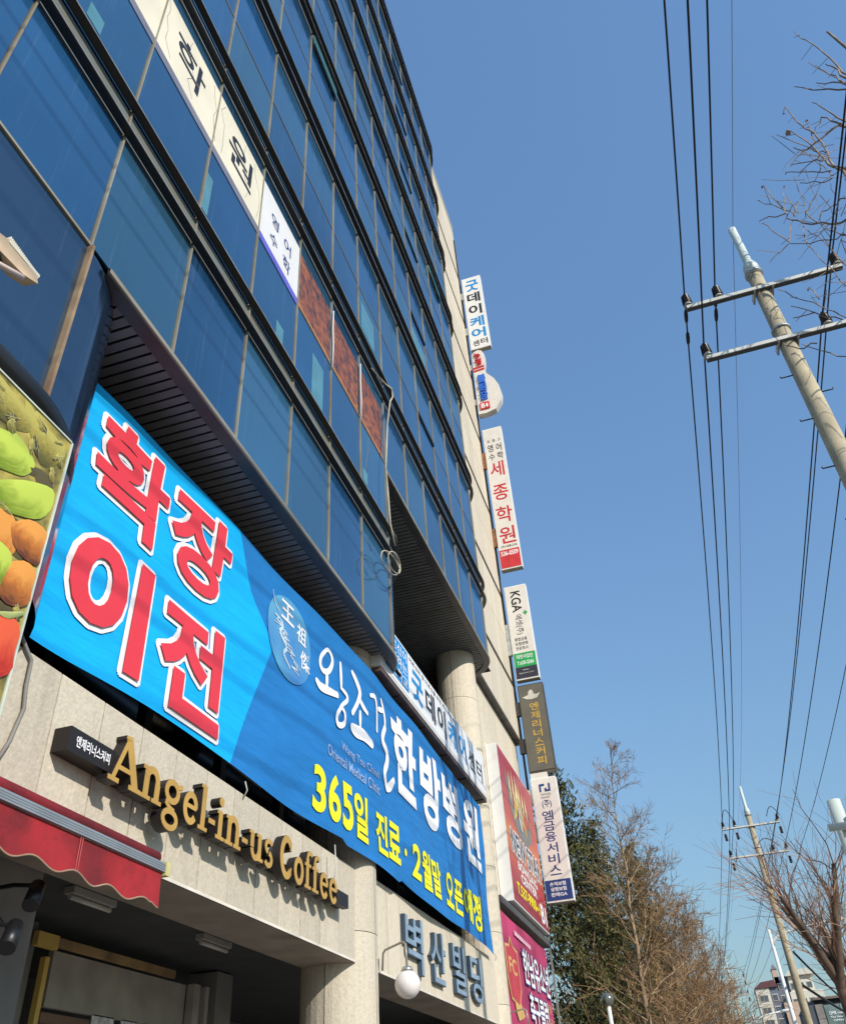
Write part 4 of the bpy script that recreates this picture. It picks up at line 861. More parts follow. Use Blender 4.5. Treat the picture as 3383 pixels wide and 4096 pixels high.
# floodlight bracketed off the dark glass
FL = thing('floodlight', 'weathered cream floodlight on a bent arm in front of the dark glass', 'lamp', (2.2, 3.0, 5.9))
mb = MB(); mb.prism([(1.88, 5.93), (2.15, 6.03), (2.38, 5.99), (2.40, 5.955), (2.28, 5.90), (1.95, 5.86)], lambda u, v, t: (u, t, v+(t-2.95)*.25), 2.97, 3.08); mb.build('lamp_housing', mat('warm tan housing', (.62, .46, .30), .6, var=.2), FL, fix=True)
for i in range(20): bx('cooling_rib', mat('pale rib', (.82, .76, .6), .6), FL, 2.12+i*.0135, 2.128+i*.0135, 2.968, 3.075, 6.022-i*.0018, 6.062-i*.0018)  # ribs in a paler colour than the housing
bx('rib_rail', mat('pale rib', (.82, .76, .6)), FL, 2.12, 2.39, 2.966, 2.972, 6.005, 6.03)
MB().tube([(1.7, 3.38, 5.75), (1.85, 3.1, 5.80), (2.05, 3.0, 5.78), (2.16, 2.98, 5.82), (2.30, 2.99, 5.91)], .018, 8).build('arm', mat('bracket pink', (.62, .5, .45), .5), FL)
MB().tube([(1.98, 3.0, 5.86), (2.06, 2.97, 5.88), (2.14, 3.0, 5.86)], .012, 6).build('lead', BCAB, FL)

# ------------------------------------------------------------------ awning
AW = thing('awning', 'red retractable awning with scalloped valance over the shop corner', 'awning', (3.5, 3.5, 3.0))
mb = MB()
for i in range(20):
    x0 = 1.0+i*(5.28-1.0)/20; x1 = 1.0+(i+1)*(5.28-1.0)/20
    mb.quad((x0, 3.46, 3.315), (x1, 3.46, 3.315), (x1, 3.84, 3.50), (x0, 3.84, 3.50)); mb.quad((x0, 3.46, 3.30), (x0, 3.84, 3.485), (x1, 3.84, 3.485), (x1, 3.46, 3.30))
mb.build('awning_cloth', AWN, AW)
MB().tube([(1.0, 3.50, 3.352), (5.24, 3.50, 3.352)], .045, 14).build('cloth_roll', AWN, AW)
bx('front_bar', ALU, AW, 1.0, 5.26, 3.425, 3.475, 3.255, 3.312)
for i in range(3): bx('bar_groove', mat('bar groove', (.2, .2, .2), .5), AW, 1.0, 5.26, 3.423, 3.426, 3.268+i*.014, 3.271+i*.014)
bx('end_cap', mat('yellow end cap', (.62, .56, .22), .5), AW, 5.262, 5.31, 3.42, 3.50, 3.235, 3.325)
mb = MB(); tr_ = MB(); NV_ = 150
def vz(x): return 3.035-.022*math.cos((x-5.25)*2*math.pi/.36)+(.012 if x > 5.15 else 0)
P0 = None
for i in range(NV_+1):
    x = 1.0+(5.25-1.0)*i/NV_; yy = 3.447+.008*math.sin(x*7)+.004*math.sin(x*19)
    mb.v += [(x, 3.447, 3.252), (x, (3.447+yy)/2, 3.14), (x, yy, vz(x))]
for i in range(NV_): a = i*3; mb.f += [(a, a+3, a+4, a+1), (a+1, a+4, a+5, a+2)]; mb.sm += [1, 1]
mb.build('valance', AWN, AW)
tr_.tube([(1.0+(5.25-1.0)*i/NV_, 3.446+.008*math.sin((1.0+(5.25-1.0)*i/NV_)*7), vz(1.0+(5.25-1.0)*i/NV_)) for i in range(NV_+1)], .006, 5); tr_.build('valance_piping', mat('tan piping', (.36, .24, .16), .7), AW)
for x in (2.9, 3.62, 4.34, 4.36): bx('valance_seam', mat('seam thread', (.62, .12, .12), .7), AW, x, x+.005, 3.436, 3.438, 3.05, 3.25)

# tube lamps under the ceiling
for (x, lb) in ((6.38, 'unlit tube lamp on the dark ceiling nearest the awning'), (8.58, 'unlit tube lamp on the dark ceiling nearer the round column')):
    tl = thing('tube_lamp', lb, 'lamp', (x+.3, 5.05, 3.55), 'tube lamps under the ceiling')
    bx('fitting', mat('lamp fitting', (.45, .42, .38), .5), tl, x, x+.62, 5.02, 5.12, 3.56, 3.615)
    MB().tube([(x+.02, 5.07, 3.535), (x+.6, 5.07, 3.535)], .022, 8).build('tube', mat('frosted tube', (.62, .58, .52), .3), tl)

# black spotlights at the shop corner
SPP = mat('matt black spotlight', (.012, .012, .014), .4)
for i, (x, y, z, lb) in enumerate(((4.32, 3.66, 2.95, 'black cylinder spotlight on the clamp below the awning'), (4.08, 3.55, 2.68, 'lower black spotlight hanging on its cable beside the pier'))):
    s_ = thing('spotlight', lb, 'lamp', (x, y, z), 'black spotlights at the shop corner')
    MB().tube([(x-.05, y-.02, z-.075), (x+.04, y+.03, z+.06)], [.048, .043], 14).build('housing', SPP, s_)
    MB().tube([(x+.05, y+.03, z+.06), (x+.09, y+.25, z+.10), (x+.1, y+.45, z+.1)], .014, 6).build('bracket', SPP, s_)
tag(MB().tube([(4.05, 3.8, 3.0), (4.08, 3.72, 2.85), (4.18, 3.7, 2.76), (4.32, 3.75, 2.70), (4.5, 3.9, 2.70), (4.62, 4.0, 2.82)], .009, 6).build('cable', BCAB), 'loose black cable drooping between the two spotlights', 'cable')
tag(MB().tube([(3.84, 3.83, 4.5), (3.93, 3.83, 4.42), (4.01, 3.83, 4.36), (4.02, 3.83, 4.18), (4.05, 3.83, 4.03), (4.0, 3.83, 3.79), (3.9, 3.83, 3.55)], .014, 6).build('cable', GCAB), 'thick grey cable curving down the granite left of the coffee sign', 'cable')
tag(MB().box(3.0, 4.25, 4.0, 4.45, 2.55, 3.36).build('service_duct', mat('dirty grey duct', (.22, .19, .17), .8, var=.4, scale=4)), 'grimy grey service box behind the spotlights at the far left', 'duct')

# globe wall lamps
def globe_lamp(x, label):
    G = thing('globe_lamp', label, 'lamp', (x, 3.35, 3.1), 'opal globe lamps on bent pipes')
    MB().sphere((x, 3.35, 3.18), .148, 28, 18).build('globe', GLOBE, G)
    MB().tube([(x, 3.35, 3.31), (x, 3.35, 3.36)], [.075, .05], 16).build('collar', ALU, G)
    MB().tube([(x+.42, 3.80, 3.42), (x+.40, 3.78, 3.60), (x+.36, 3.74, 3.63), (x+.08, 3.42, 3.64), (x+.01, 3.36, 3.60), (x, 3.35, 3.35)], .013, 8).build('pipe_arm', mat('lamp arm steel', (.42, .38, .33), .4, .4), G)
globe_lamp(10.3, 'white globe lamp on a bent pipe beside the round column')
globe_lamp(17.15, 'white globe lamp on a bent pipe by the magenta banner, cut by the frame')

# ------------------------------------------------------------------ utility poles
def insulator(mb, mw, x, y, z):
    mw.tube([(x, y, z), (x, y, z+.05)], [.075, .06], 14)
    zz = z+.05
    for k in range(6): mb.tube([(x, y, zz), (x, y, zz+.018), (x, y, zz+.034)], [.04, .082-.003*k, .04], 14); zz += .034
    mb.tube([(x, y, zz), (x, y, zz+.05)], [.035, .022], 10)
def utility_pole(x, y, label, far=False):
    U = thing('utility_pole', label, 'utility pole', (x, y, 0), 'concrete utility poles along the street')
    MB().tube([(x, y, -.0), (x, y, 13.0)], [.19, .115], 24).build('shaft', CONC, U)
    MB().tube([(x, y, 12.95), (x, y, 13.2), (x, y, 13.35), (x, y, 14.3)], [.135, .125, .07, .065], 16).build('steel_extension', PAINTW, U)
    for z in (12.98, 11.55): MB().tube([(x, y, z), (x, y, z+.05)], .145, 20).build('band', STEEL, U)
    for z, y0, y1 in ((12.46, -1.22, 1.22), (11.22, -1.22, 1.22)):
        a = MB(); a.box(x-.155, x-.075, y+y0, y+y1, z, z+.075); a_ = a.build('crossarm', mat('shaded arm steel', (.10, .10, .09), .7), U); bx('arm_face', mat('sunlit arm face', (.74, .72, .64), .55, var=.1), a_, x-.162, x-.156, y+y0, y+y1, z+.012, z+.078)  # sunlit face and shaded arm are put into two colours
        bx('arm_clamp', STEEL, U, x-.15, x+.15, y-.16, y-.13, z-.01, z+.09); bx('arm_clamp', STEEL, U, x-.15, x+.15, y+.13, y+.16, z-.01, z+.09)
    for (dy, z) in ((1.18, 12.56), (.68, 12.56), (-1.18, 12.56), (1.18, 11.32), (-.62, 11.32), (-1.18, 11.32)):
        a, b = MB(), MB(); insulator(a, b, x-.11, y+dy, z); i_ = a.build('insulator', CERAM, U); b.build('insulator_cap', CERW, i_)
    for k in range(14):
        z = 10.6-.45*k; sgn = 1 if k % 2 == 0 else -1
        MB().tube([(x, y+sgn*.10, z), (x, y+sgn*.30, z), (x, y+sgn*.30, z+.03)], .010, 6).build('step_bolt', SPP, U)
    if far:
        for dy, z in ((1.18, 12.3), (.68, 12.3), (-1.18, 12.3), (1.18, 11.05), (-1.18, 11.05)):
            a = MB(); zz = z
            for k in range(5): a.tube([(x-.1, y+dy, zz-.06*k), (x-.1, y+dy, zz-.06*k-.03), (x-.1, y+dy, zz-.06*k-.055)], [.04, .075, .04], 10)
            a.build('hanging_insulator', CERAM, U)
        for (ya, yb_, z, h) in ((.68, 1.18, 12.8, .55), (-1.3, -.75, 12.8, .4), (.9, 1.2, 11.6, -.5), (-.9, .1, 11.5, .4)):
            MB().tube([(x-.1, y+ya+(yb_-ya)*t, z+h*math.sin(math.pi*t)) for t in [i/8 for i in range(9)]], .016, 6).build('jumper', BCAB, U)
    return U
utility_pole(10.12, -3.31, 'nearest concrete utility pole with white steel extension and two crossarms')
utility_pole(41.0, -3.08, 'second concrete utility pole with looped jumpers behind the bare branches', far=True)
utility_pole(88.0, -1.25, 'farthest small utility pole left of the apartment tower', far=True)
utility_pole(-21.0, -3.4, 'concrete utility pole behind the viewer')

def wire(name, pts, r, label, grp='power lines', sag=.35, m_=BCAB, sleeves=()):
    path = []
    for a, b in zip(pts, pts[1:]):
        n_ = 14
        for k in range(n_+(1 if b is pts[-1] else 0)):
            t = k/n_; path.append((a[0]+(b[0]-a[0])*t, a[1]+(b[1]-a[1])*t, a[2]+(b[2]-a[2])*t-sag*4*t*(1-t)))
    W_ = MB().tube(path, r, 6).build(name, m_); tag(W_, label, 'power line', grp)
    for sx_ in sleeves:
        for a, b in zip(path, path[1:]):
            if a[0] <= sx_ < b[0]:
                t = (sx_-a[0])/(b[0]-a[0]); c = Vector(a).lerp(Vector(b), t); d = (Vector(b)-Vector(a)).normalized()
                MB().tube([c-d*.16, c-d*.10, c, c+d*.10, c+d*.16], [r, .03, .034, .03, r], 8).build('splice_sleeve', BCAB, W_)
    return W_
XP1, XP2, XP3 = 10.01, 40.9, 87.9
zi, zj = 12.83, 11.59
wire('power_line', [(-21, -2.2, zi), (XP1, -2.13, zi), (XP2, -1.90, zi), (XP3, -.1, zi)], .0135, 'leftmost of the thick black overhead wires', sleeves=(10.45, 10.95))
wire('power_line', [(-21, -2.75, zi), (XP1, -2.63, zi), (XP2, -2.40, zi), (XP3, -.6, zi)], .0135, 'third thick black wire from the left, tied to the inner insulator', sleeves=(10.28, 10.6))
wire('power_line', [(-21, -2.2, zj), (XP1, -2.13, zj), (XP2, -1.90, zj), (XP3, -.1, zj)], .0135, 'second thick black wire from the left, tied to the lower crossarm')
wire('power_line', [(-21, -3.38, 14.1), (10.05, -3.30, 14.2), (41, -3.08, 14.2), (88, -1.25, 14.2)], .005, 'thin grey ground wire between the pole tops', m_=GCAB)
wire('power_line', [(-21, -4.6, zi), (XP1, -4.49, zi), (XP2, -4.26, zi), (XP3, -2.4, zi)], .0135, 'black wire tied to the right end of the upper crossarm')
wire('power_line', [(-21, -4.0, zj), (XP1, -3.93, zj), (XP2, -3.70, zj), (XP3, -1.9, zj)], .0135, 'black wire tied to the lower crossarm right of the pole')
wire('power_line', [(-21, -4.6, zj), (XP1, -4.49, zj), (XP2, -4.26, zj), (XP3, -2.4, zj)], .0135, 'black wire from the outer end of the lower crossarm')
wire('power_line', [(-21, -5.3, 11.4), (XP1, -5.15, 11.4), (XP2, -5.0, 11.6), (XP3, -3.0, 11.6)], .012, 'rightmost overhead wire passing above the white post', sag=.4)
wire('telephone_cable', [(41, -3.3, 7.4), (88, -12, 8.5)], .05, 'upper twisted cable bundle sloping behind the lower right tree', 'twisted cable bundles', sag=.5)
wire('telephone_cable', [(41, -3.3, 6.2), (88, -14, 7.6)], .055, 'lower twisted cable bundle sloping behind the lower right tree', 'twisted cable bundles', sag=.6)

# ------------------------------------------------------------------ trees
def segs_mesh(segs, n=3):
    V, Fc = [], []
    for a, b, ra, rb in segs:
        d = b-a; L_ = d.length
        if L_ < 1e-5: continue
        d /= L_; ref = Vector((0, 0, 1)) if abs(d.z) < .8 else Vector((1, 0, 0)); u = d.cross(ref).normalized(); v = d.cross(u); i = len(V)
        for k in range(n):
            t = 2*math.pi*k/n; o_ = u*math.cos(t)+v*math.sin(t); V.append(tuple(a+o_*ra)); V.append(tuple(b+o_*rb))
        for k in range(n): j = (k+1) % n; Fc.append((i+2*k, i+2*j, i+2*j+1, i+2*k+1))
    return V, Fc
def grow(p, d, L_, r, depth, out, prm, rg):
    """recursive branch; out = list of (a,b,ra,rb,depth)"""
    n_ = prm['n'][min(depth, len(prm['n'])-1)]; stp = 4 if depth < 3 else 2; q = p.copy(); dd = d.copy(); pts = [(q.copy(), r)]
    for s_ in range(stp):
        dd = (dd+Vector((rg.uniform(-1, 1), rg.uniform(-1, 1), rg.uniform(-1, 1)))*prm['wob']+Vector((0, 0, prm['up']))).normalized()
        q2 = q+dd*(L_/stp); r2 = r*(1-.6*(s_+1)/stp); out.append((q, q2, r*(1-.6*s_/stp), r2, depth)); q = q2; pts.append((q.copy(), r2))
    if depth >= prm['depth']: return
    for c in range(n_):
        t = (c+.6)/n_ if prm.get('even') else rg.uniform(.25, 1.0); k = min(stp-1, int(t*stp)); a, ra = pts[k]; b, rb = pts[k+1]; base = a.lerp(b, t*stp-k if t < 1 else 1)
        ax = dd.orthogonal().normalized(); ax.rotate(Matrix.Rotation(rg.uniform(0, 2*math.pi), 3, dd)); nd = dd.copy(); nd.rotate(Matrix.Rotation(R(rg.uniform(*prm['ang'])), 3, ax))
        grow(base, nd, L_*rg.uniform(*prm['len']), max(.004, ra*prm['rr']), depth+1, out, prm, rg)
def tree_from(out, T_, barkm, twigm, split=2, minr=.0):
    a = [(x[0], x[1], x[2], x[3]) for x in out if x[4] < split]; b = [(x[0], x[1], max(x[2], minr), max(x[3], minr*.7)) for x in out if x[4] >= split]
    for nm, ss, m_, n_ in (('trunk', a, barkm, 7), ('crown', b, twigm, 3)):
        if not ss: continue
        V, Fc = segs_mesh(ss, n_); mb = MB(); mb.v = V; mb.f = Fc; mb.sm = [1 if n_ > 3 else 0]*len(Fc); mb.build(nm, m_, T_)
# bare dawn redwoods in a row along the pavement
def redwood(x, y, h, seed, label, dense=1.5, twig=TWIG1, lean=(0, 0)):
    rg = random.Random(seed); T_ = thing('bare_tree', label, 'tree', (x, y, 0), 'bare street trees beyond the building')
    out = []; n_ = 12; p = Vector((x, y, 0)); pts = [p.copy()]
    for i in range(n_): p = p+Vector((rg.uniform(-.10, .10)+lean[0]/n_, rg.uniform(-.10, .10)+lean[1]/n_, h/n_)); pts.append(p.copy())
    for i in range(n_): out.append((pts[i], pts[i+1], max(.015,.14*(1-i/n_)**1.2), max(.012,.14*(1-(i+1)/n_)**1.2), 0))
    nb = int(54*dense)
    prm = dict(n=[0, 7, 6], wob=.20, up=.06, depth=3, ang=(25, 65), len=(.34, .6), rr=.5)
    for i in range(nb):
        t = .14+.84*(i/nb)**1.25; k = min(n_-1, int(t*n_)); b = pts[k].lerp(pts[k+1], t*n_-k); az = rg.uniform(0, 2*math.pi)
        L_ = (2.9*(1-t)**.75+.35)*rg.uniform(.7, 1.1); el = R(rg.uniform(18, 48))
        grow(b, Vector((math.cos(az)*math.cos(el), math.sin(az)*math.cos(el), math.sin(el))), L_, .030*(1-t)+.010, 1, out, prm, rg)
    tree_from(out, T_, BARK1, twig, 2, .0055 if x < 35 else .008)
redwood(29.5, 2.35, 12.9, 11, 'tallest bare tan tree in front of the evergreens', 1.5, lean=(0, -.65))
redwood(35.5, 1.3, 10.8, 12, 'bare brown tree just right of the tallest bare tree', 1.6)
redwood(42, 1.2, 10.8, 13, 'third bare brown tree along the pavement', 1.6)
redwood(49, 1.1, 10.5, 14, 'fourth bare brown tree along the pavement', 1.5)
redwood(57, .9, 10.0, 15, 'fifth bare reddish tree along the pavement', .9, TWIG3)
redwood(66, .6, 9.8, 16, 'sixth bare reddish tree along the pavement', .9, TWIG3)
redwood(78, .3, 9.5, 17, 'last bare reddish tree of the row, small and far', .8, TWIG3)
# evergreens behind
def conifer(x, y, h, rad, seed, label, m_=NEED, n_leaf=15000):
    rg = random.Random(seed); T_ = thing('evergreen_tree', label, 'tree', (x, y, 0), 'dark evergreens beside the office building')
    MB().tube([(x, y, 0), (x, y, h*.6), (x, y, h)], [.22, .12, .02], 8).build('trunk', BARK2, T_)
    mb = MB(); br = []
    for i in range(int(h*13)):
        z = h*.10+(h*.9)*(i/(h*13)); t = z/h; L_ = (rad*(1-t)**.8+.25)*rg.uniform(.65, 1.12); az = rg.uniform(0, 2*math.pi)
        br.append((Vector((x, y, z)), Vector((math.cos(az), math.sin(az), rg.uniform(.05, .45))), L_))
    tot = sum(b[2] for b in br)
    bm_ = [(b[0], b[0]+b[1]*b[2], .03, .008) for b in br]; V, Fc = segs_mesh(bm_, 3); q = MB(); q.v = V; q.f = Fc; q.sm = [0]*len(Fc); q.build('limbs', BARK2, T_)
    for o_, d, L_ in br:
        for k in range(int(n_leaf*L_/tot)):
            t = rg.uniform(.18, 1.05)**.8; s_ = (1.0-.55*t)*.30*L_/rad+.16
            c = o_+d*(L_*t)+Vector((rg.gauss(0, s_), rg.gauss(0, s_), rg.gauss(-.05, s_*.6)))
            a = rg.uniform(.09, .23)*(1-.3*t); u = Vector((rg.uniform(-1, 1), rg.uniform(-1, 1), rg.uniform(.1, 1.4))).normalized(); v = u.orthogonal().normalized(); v.rotate(Matrix.Rotation(rg.uniform(0, 6.28), 3, u))
            mb.poly([tuple(c-v*a*.22), tuple(c+u*a), tuple(c+v*a*.22), tuple(c-u*a*.6)])
    mb.build('crown', m_, T_)
conifer(30.0, 3.95, 12.6, 2.0, 21, 'dark evergreen nearest the granite corner', NEED, 19000)
conifer(36.5, 3.5, 12.6, 2.2, 22, 'tall dark evergreen behind the tallest bare tree', NEED, 19000)
conifer(43, 2.6, 13.0, 2.3, 23, 'yellowish evergreen between two bare trees', NEED2, 22000)
conifer(54, 2.9, 12.6, 2.4, 24, 'distant evergreen behind the bare row', NEED2, 14000)
# pruned plane trees at the right
def plane_tree(x, y, h, seed, label, tw=BARK1, lean=0.):
    rg = random.Random(seed); T_ = thing('bare_tree', label, 'tree', (x, y, 0), 'pruned bare trees by the kerb'); out = []
    p = Vector((x, y, 0)); pts = [p]
    for i in range(4): p = p+Vector((rg.uniform(-.06, .06), lean/4, h*.14)); pts.append(p)
    for i in range(4): out.append((pts[i], pts[i+1], (.15-.012*i), (.138-.012*i), 0))
    prm = dict(n=[0, 7, 6, 5], wob=.33, up=.05, depth=3, ang=(20, 60), len=(.42, .68), rr=.45)
    for k in range(7):
        az = 2*math.pi*k/7+rg.uniform(-.3, .3); el = R(rg.uniform(42, 74)); L_ = h*rg.uniform(.18, .27); d = Vector((math.cos(az)*math.cos(el), math.sin(az)*math.cos(el), math.sin(el)))
        q = pts[-1]-Vector((0, 0, rg.uniform(0, .8))); e_ = q+d*L_*.6+Vector((0, 0, .1)); out.append((q, e_, .10, .075, 0)); f_ = e_+(d+Vector((rg.uniform(-.2, .2), rg.uniform(-.2, .2), .15))).normalized()*L_*.4; out.append((e_, f_, .075, .055, 0))
        for m2 in range(9):
            t = rg.uniform(.3, 1); b = q.lerp(e_, t) if m2 < 4 else e_.lerp(f_, t); nd = (d*.8+Vector((rg.uniform(-.9, .9), rg.uniform(-.9, .9), rg.uniform(.1, 1)))).normalized()
            grow(b, nd, h*.22*rg.uniform(.6, 1.1), .020, 2, out, prm, rg)
    tree_from(out, T_, BARK2, tw, 1, .0048)
plane_tree(24.5, -2.85, 8.6, 31, 'pruned bare tree with thick forked limbs right of the second pole', mat('pinkish twig', (.40, .24, .15), .9, var=.3), lean=.1)
plane_tree(21.5, -4.6, 7.0, 32, 'pruned bare tree at the right edge behind the white post', mat('pinkish twig', (.40, .24, .15)))
plane_tree(33, -4.2, 8.6, 33, 'farther pruned bare tree behind the forked one', mat('pinkish twig', (.40, .24, .15)))
# sweet gum overhead at the upper right: limbs reach in from a trunk beside the road
BR = [[[-5.5,18.04],[-5.58,17.6],[-5.69,16.97],[-5.74,16.46],[-5.77,16.12],[-5.79,15.62]],[[-5.38,16.86],[-5.51,16.43],[-5.61,16.0],[-5.66,15.8],[-5.76,15.51]],[[-5.59,16.63],[-5.66,16.49],[-5.73,16.0]],[[-5.27,16.14],[-5.62,15.9],[-5.74,15.82]],[[-4.94,16.23],[-5.29,15.88],[-5.61,15.67],[-5.78,15.58]],[[-5.03,15.61],[-5.15,15.27],[-5.3,14.78],[-5.39,14.48]],[[-4.54,15.54],[-4.63,15.71],[-4.65,15.18],[-4.75,14.83],[-4.79,14.48],[-4.79,14.12],[-4.75,13.72],[-4.82,13.39]],[[-4.44,15.04],[-4.62,14.53],[-4.67,14.12],[-4.74,13.7]],[[-4.26,15.0],[-4.46,14.61],[-4.66,14.27],[-4.76,14.09]],[[-4.38,14.5],[-4.51,14.36]],[[-4.45,14.37],[-4.56,13.97],[-4.63,13.65],[-4.67,13.49]],[[-4.21,14.08],[-4.51,14.0],[-4.68,13.93]],[[-4.22,14.09],[-4.5,14.34],[-4.8,14.5],[-5.17,14.74]],[[-4.07,13.92],[-4.32,13.79],[-4.68,13.62]],[[-4.26,13.82],[-4.57,14.01],[-4.68,14.07]],[[-4.79,15.17],[-4.74,14.74],[-4.68,14.43]],[[-4.78,14.71],[-5.02,15.1],[-5.18,14.81],[-5.24,14.64]],[[-3.68,13.77],[-3.74,13.23],[-3.76,12.93]],[[-3.49,13.44],[-3.72,13.1],[-3.87,12.78]],[[-3.36,12.91],[-3.76,12.91]],[[-3.76,12.93],[-3.74,12.8],[-3.92,12.57],[-4.24,12.38],[-4.47,12.38],[-4.72,12.42]],[[-3.39,12.84],[-3.49,12.54],[-3.61,12.23]],[[-3.22,11.91],[-3.58,12.2]],[[-3.6,12.2],[-3.86,12.07],[-4.12,12.03],[-4.35,12.03],[-4.58,12.03]],[[-3.95,13.6],[-3.76,12.93]],[[-3.91,13.33],[-3.93,12.84]],[[-4.01,13.09],[-3.74,12.59],[-3.6,12.22]],[[-3.92,12.63],[-4.09,12.86],[-4.3,13.15]],[[-4.1,13.26],[-4.03,12.79],[-4.09,12.51]],[[-4.18,13.55],[-4.45,13.4],[-4.64,13.44]],[[-3.91,12.57],[-3.82,12.11]],[[-3.9,12.51],[-4.04,12.0],[-4.13,11.41],[-4.2,10.96]],[[-3.83,12.04],[-3.93,11.48],[-3.99,11.0],[-4.06,10.59]],[[-3.15,11.3],[-3.4,10.94],[-3.62,10.64],[-3.78,10.4],[-3.93,10.22]],[[-3.21,10.89],[-3.47,10.62],[-3.73,10.37]],[[-3.16,10.65],[-3.46,10.65]],[[-3.54,11.17],[-3.59,10.88]],[[-2.9,10.19],[-3.05,10.05],[-3.29,10.06]],[[-3.11,10.13],[-3.32,9.89],[-3.54,9.7],[-3.69,9.54]],[[-4.09,12.51],[-4.24,12.71],[-4.43,12.79],[-4.63,12.86]],[[-4.12,12.43],[-4.19,12.23],[-4.35,12.04]]]
def overhead():
    rg = random.Random(5); x, y = 9.2, -6.6; T_ = thing('bare_tree', 'bare tree reaching in at the upper right with a few dry leaves left', 'tree', (x, y, 0)); out = []
    pts = [Vector((x, y, 0)), Vector((x+.05, y+.05, 4)), Vector((x, y+.1, 8)), Vector((x, y+.15, 12)), Vector((x, y+.2, 15.5)), Vector((x, y+.5, 18))]; rr = [.2, .17, .13, .09, .05, .02]
    for i in range(5): out.append((pts[i], pts[i+1], rr[i], rr[i+1], 0))
    def onside(z): 
        for a, b in zip(pts, pts[1:]):
            if a.z <= z <= b.z: return a.lerp(b, (z-a.z)/(b.z-a.z))
        return pts[-1]
    tips = []
    for bi, pl_ in enumerate(BR):
        dx = rg.uniform(-.25, .25)
        P3 = [Vector((9.0, p_[0], p_[1])) for p_ in pl_]
        L_ = sum((b-a).length for a, b in zip(P3, P3[1:])); n_ = len(P3)
        big = min(p_[0] for p_ in pl_) < -5.2 or (pl_[-1][0] < -4.6 and L_ > 1.1)
        r0 = .007; r1 = .024 if big else .011
        for k in range(n_-1):
            a, b = P3[k], P3[k+1]; ra = r0+(r1-r0)*k/(n_-1); rb = r0+(r1-r0)*(k+1)/(n_-1)
            m1 = a.lerp(b, .33)+Vector((rg.uniform(-.03, .03), rg.uniform(-.02, .02), rg.uniform(-.02, .02))); m2 = a.lerp(b, .66)+Vector((rg.uniform(-.03, .03), rg.uniform(-.02, .02), rg.uniform(-.02, .02)))
            for s_, e_, u_, v_ in ((a, m1, 0, .33), (m1, m2, .33, .66), (m2, b, .66, 1)): out.append((s_, e_, ra+(rb-ra)*u_, ra+(rb-ra)*v_, 1))
            for c in range(1 if (b-a).length > .35 else 0):
                q = a.lerp(b, rg.uniform(.2, .8)); d = Vector((rg.uniform(-.6, .6), rg.uniform(-.2, 1), rg.uniform(-.6, 1))).normalized(); e_ = q+d*rg.uniform(.12, .35); out.append((q, e_, .006, .004, 1))
        tips.append(P3[0])
        if big:
            e_ = P3[-1]; t_ = onside(max(3, e_.z-1.2)); mid = e_.lerp(t_, .5)+Vector((0, 0, -.1)); out.append((e_, mid, r1, r1*1.3, 1)); out.append((mid, t_, r1*1.3, r1*1.6, 1))
    # extra fine twigs in the tangle
    for k in range(90):
        y0 = -3.9-abs(rg.gauss(0, .7)); z0 = rg.uniform(9.6, 14.4); q = Vector((9+rg.uniform(-.3, .3), y0-.3, z0)); d = Vector((rg.uniform(-.4, .4), rg.uniform(-.3, 1), rg.uniform(-.9, .9))).normalized()
        e_ = q+d*rg.uniform(.2, .5); f_ = e_+(d+Vector((0, rg.uniform(-.4, .4), rg.uniform(-.4, .4)))).normalized()*rg.uniform(.15, .4); out.append((q, e_, .007, .0055, 1)); out.append((e_, f_, .0055, .0035, 1))
    tree_from(out, T_, BARK3, BARK3, 1, .0)
    for i in (6, 7, 15, 17, 18, 21, 9, 11, 27, 26, 24, 36, 16, 13):
        p_ = tips[i]; s_ = .035 if i != 7 else .075; mb = MB()
        for q_ in range(3 if i == 7 else 2):
            u = Vector((rg.uniform(-.6, .6), rg.uniform(-1, 1), rg.uniform(-1, .3))).normalized(); v = u.orthogonal().normalized()
            c = p_+Vector((0, rg.uniform(-.01, .02), -.01)); mb.poly([tuple(c), tuple(c+u*s_*.6+v*s_*.5), tuple(c+u*s_*1.3+v*s_*.2), tuple(c+u*s_*1.5-v*s_*.1), tuple(c+u*s_*.7-v*s_*.45)])
        mb.build('leaf', LEAF, T_)
overhead()

# ------------------------------------------------------------------ posts and street lamps
WP = thing('sign_post', 'thick pale green steel post with a clamped crossbar', 'post', (12, -1.98, 0))
MB().tube([(12, -1.98, 0), (12, -1.98, 4.96)], .085, 28).build('post', PAINTW, WP)
MB().tube([(11.86, -1.79, 4.60), (11.86, -5.5, 4.60)], .045, 20).build('crossbar', PAINTW, WP)
bx('clamp_plate', mat('clamp brown', (.28, .13, .10), .5), WP, 11.80, 12.2, -2.35, -2.10, 4.60, 4.62); bx('clamp_plate', PAINTW, WP, 11.84, 12.15, -2.3, -2.12, 4.63, 4.78)
mb = MB(); mb.prism([(-2.40, 4.66), (-2.2, 4.66), (-2.3, 4.86)], lambda u, v, t: (t, u, v), 11.86, 11.90); mb.build('gusset', mat('gusset grey', (.35, .36, .38), .5), WP, fix=True)  # gusset plate in plain grey
MB().tube([(11.97, -2.0, 3.55), (11.97, -5.5, 3.55)], .04, 16).build('crossbar', LAMPW, WP)
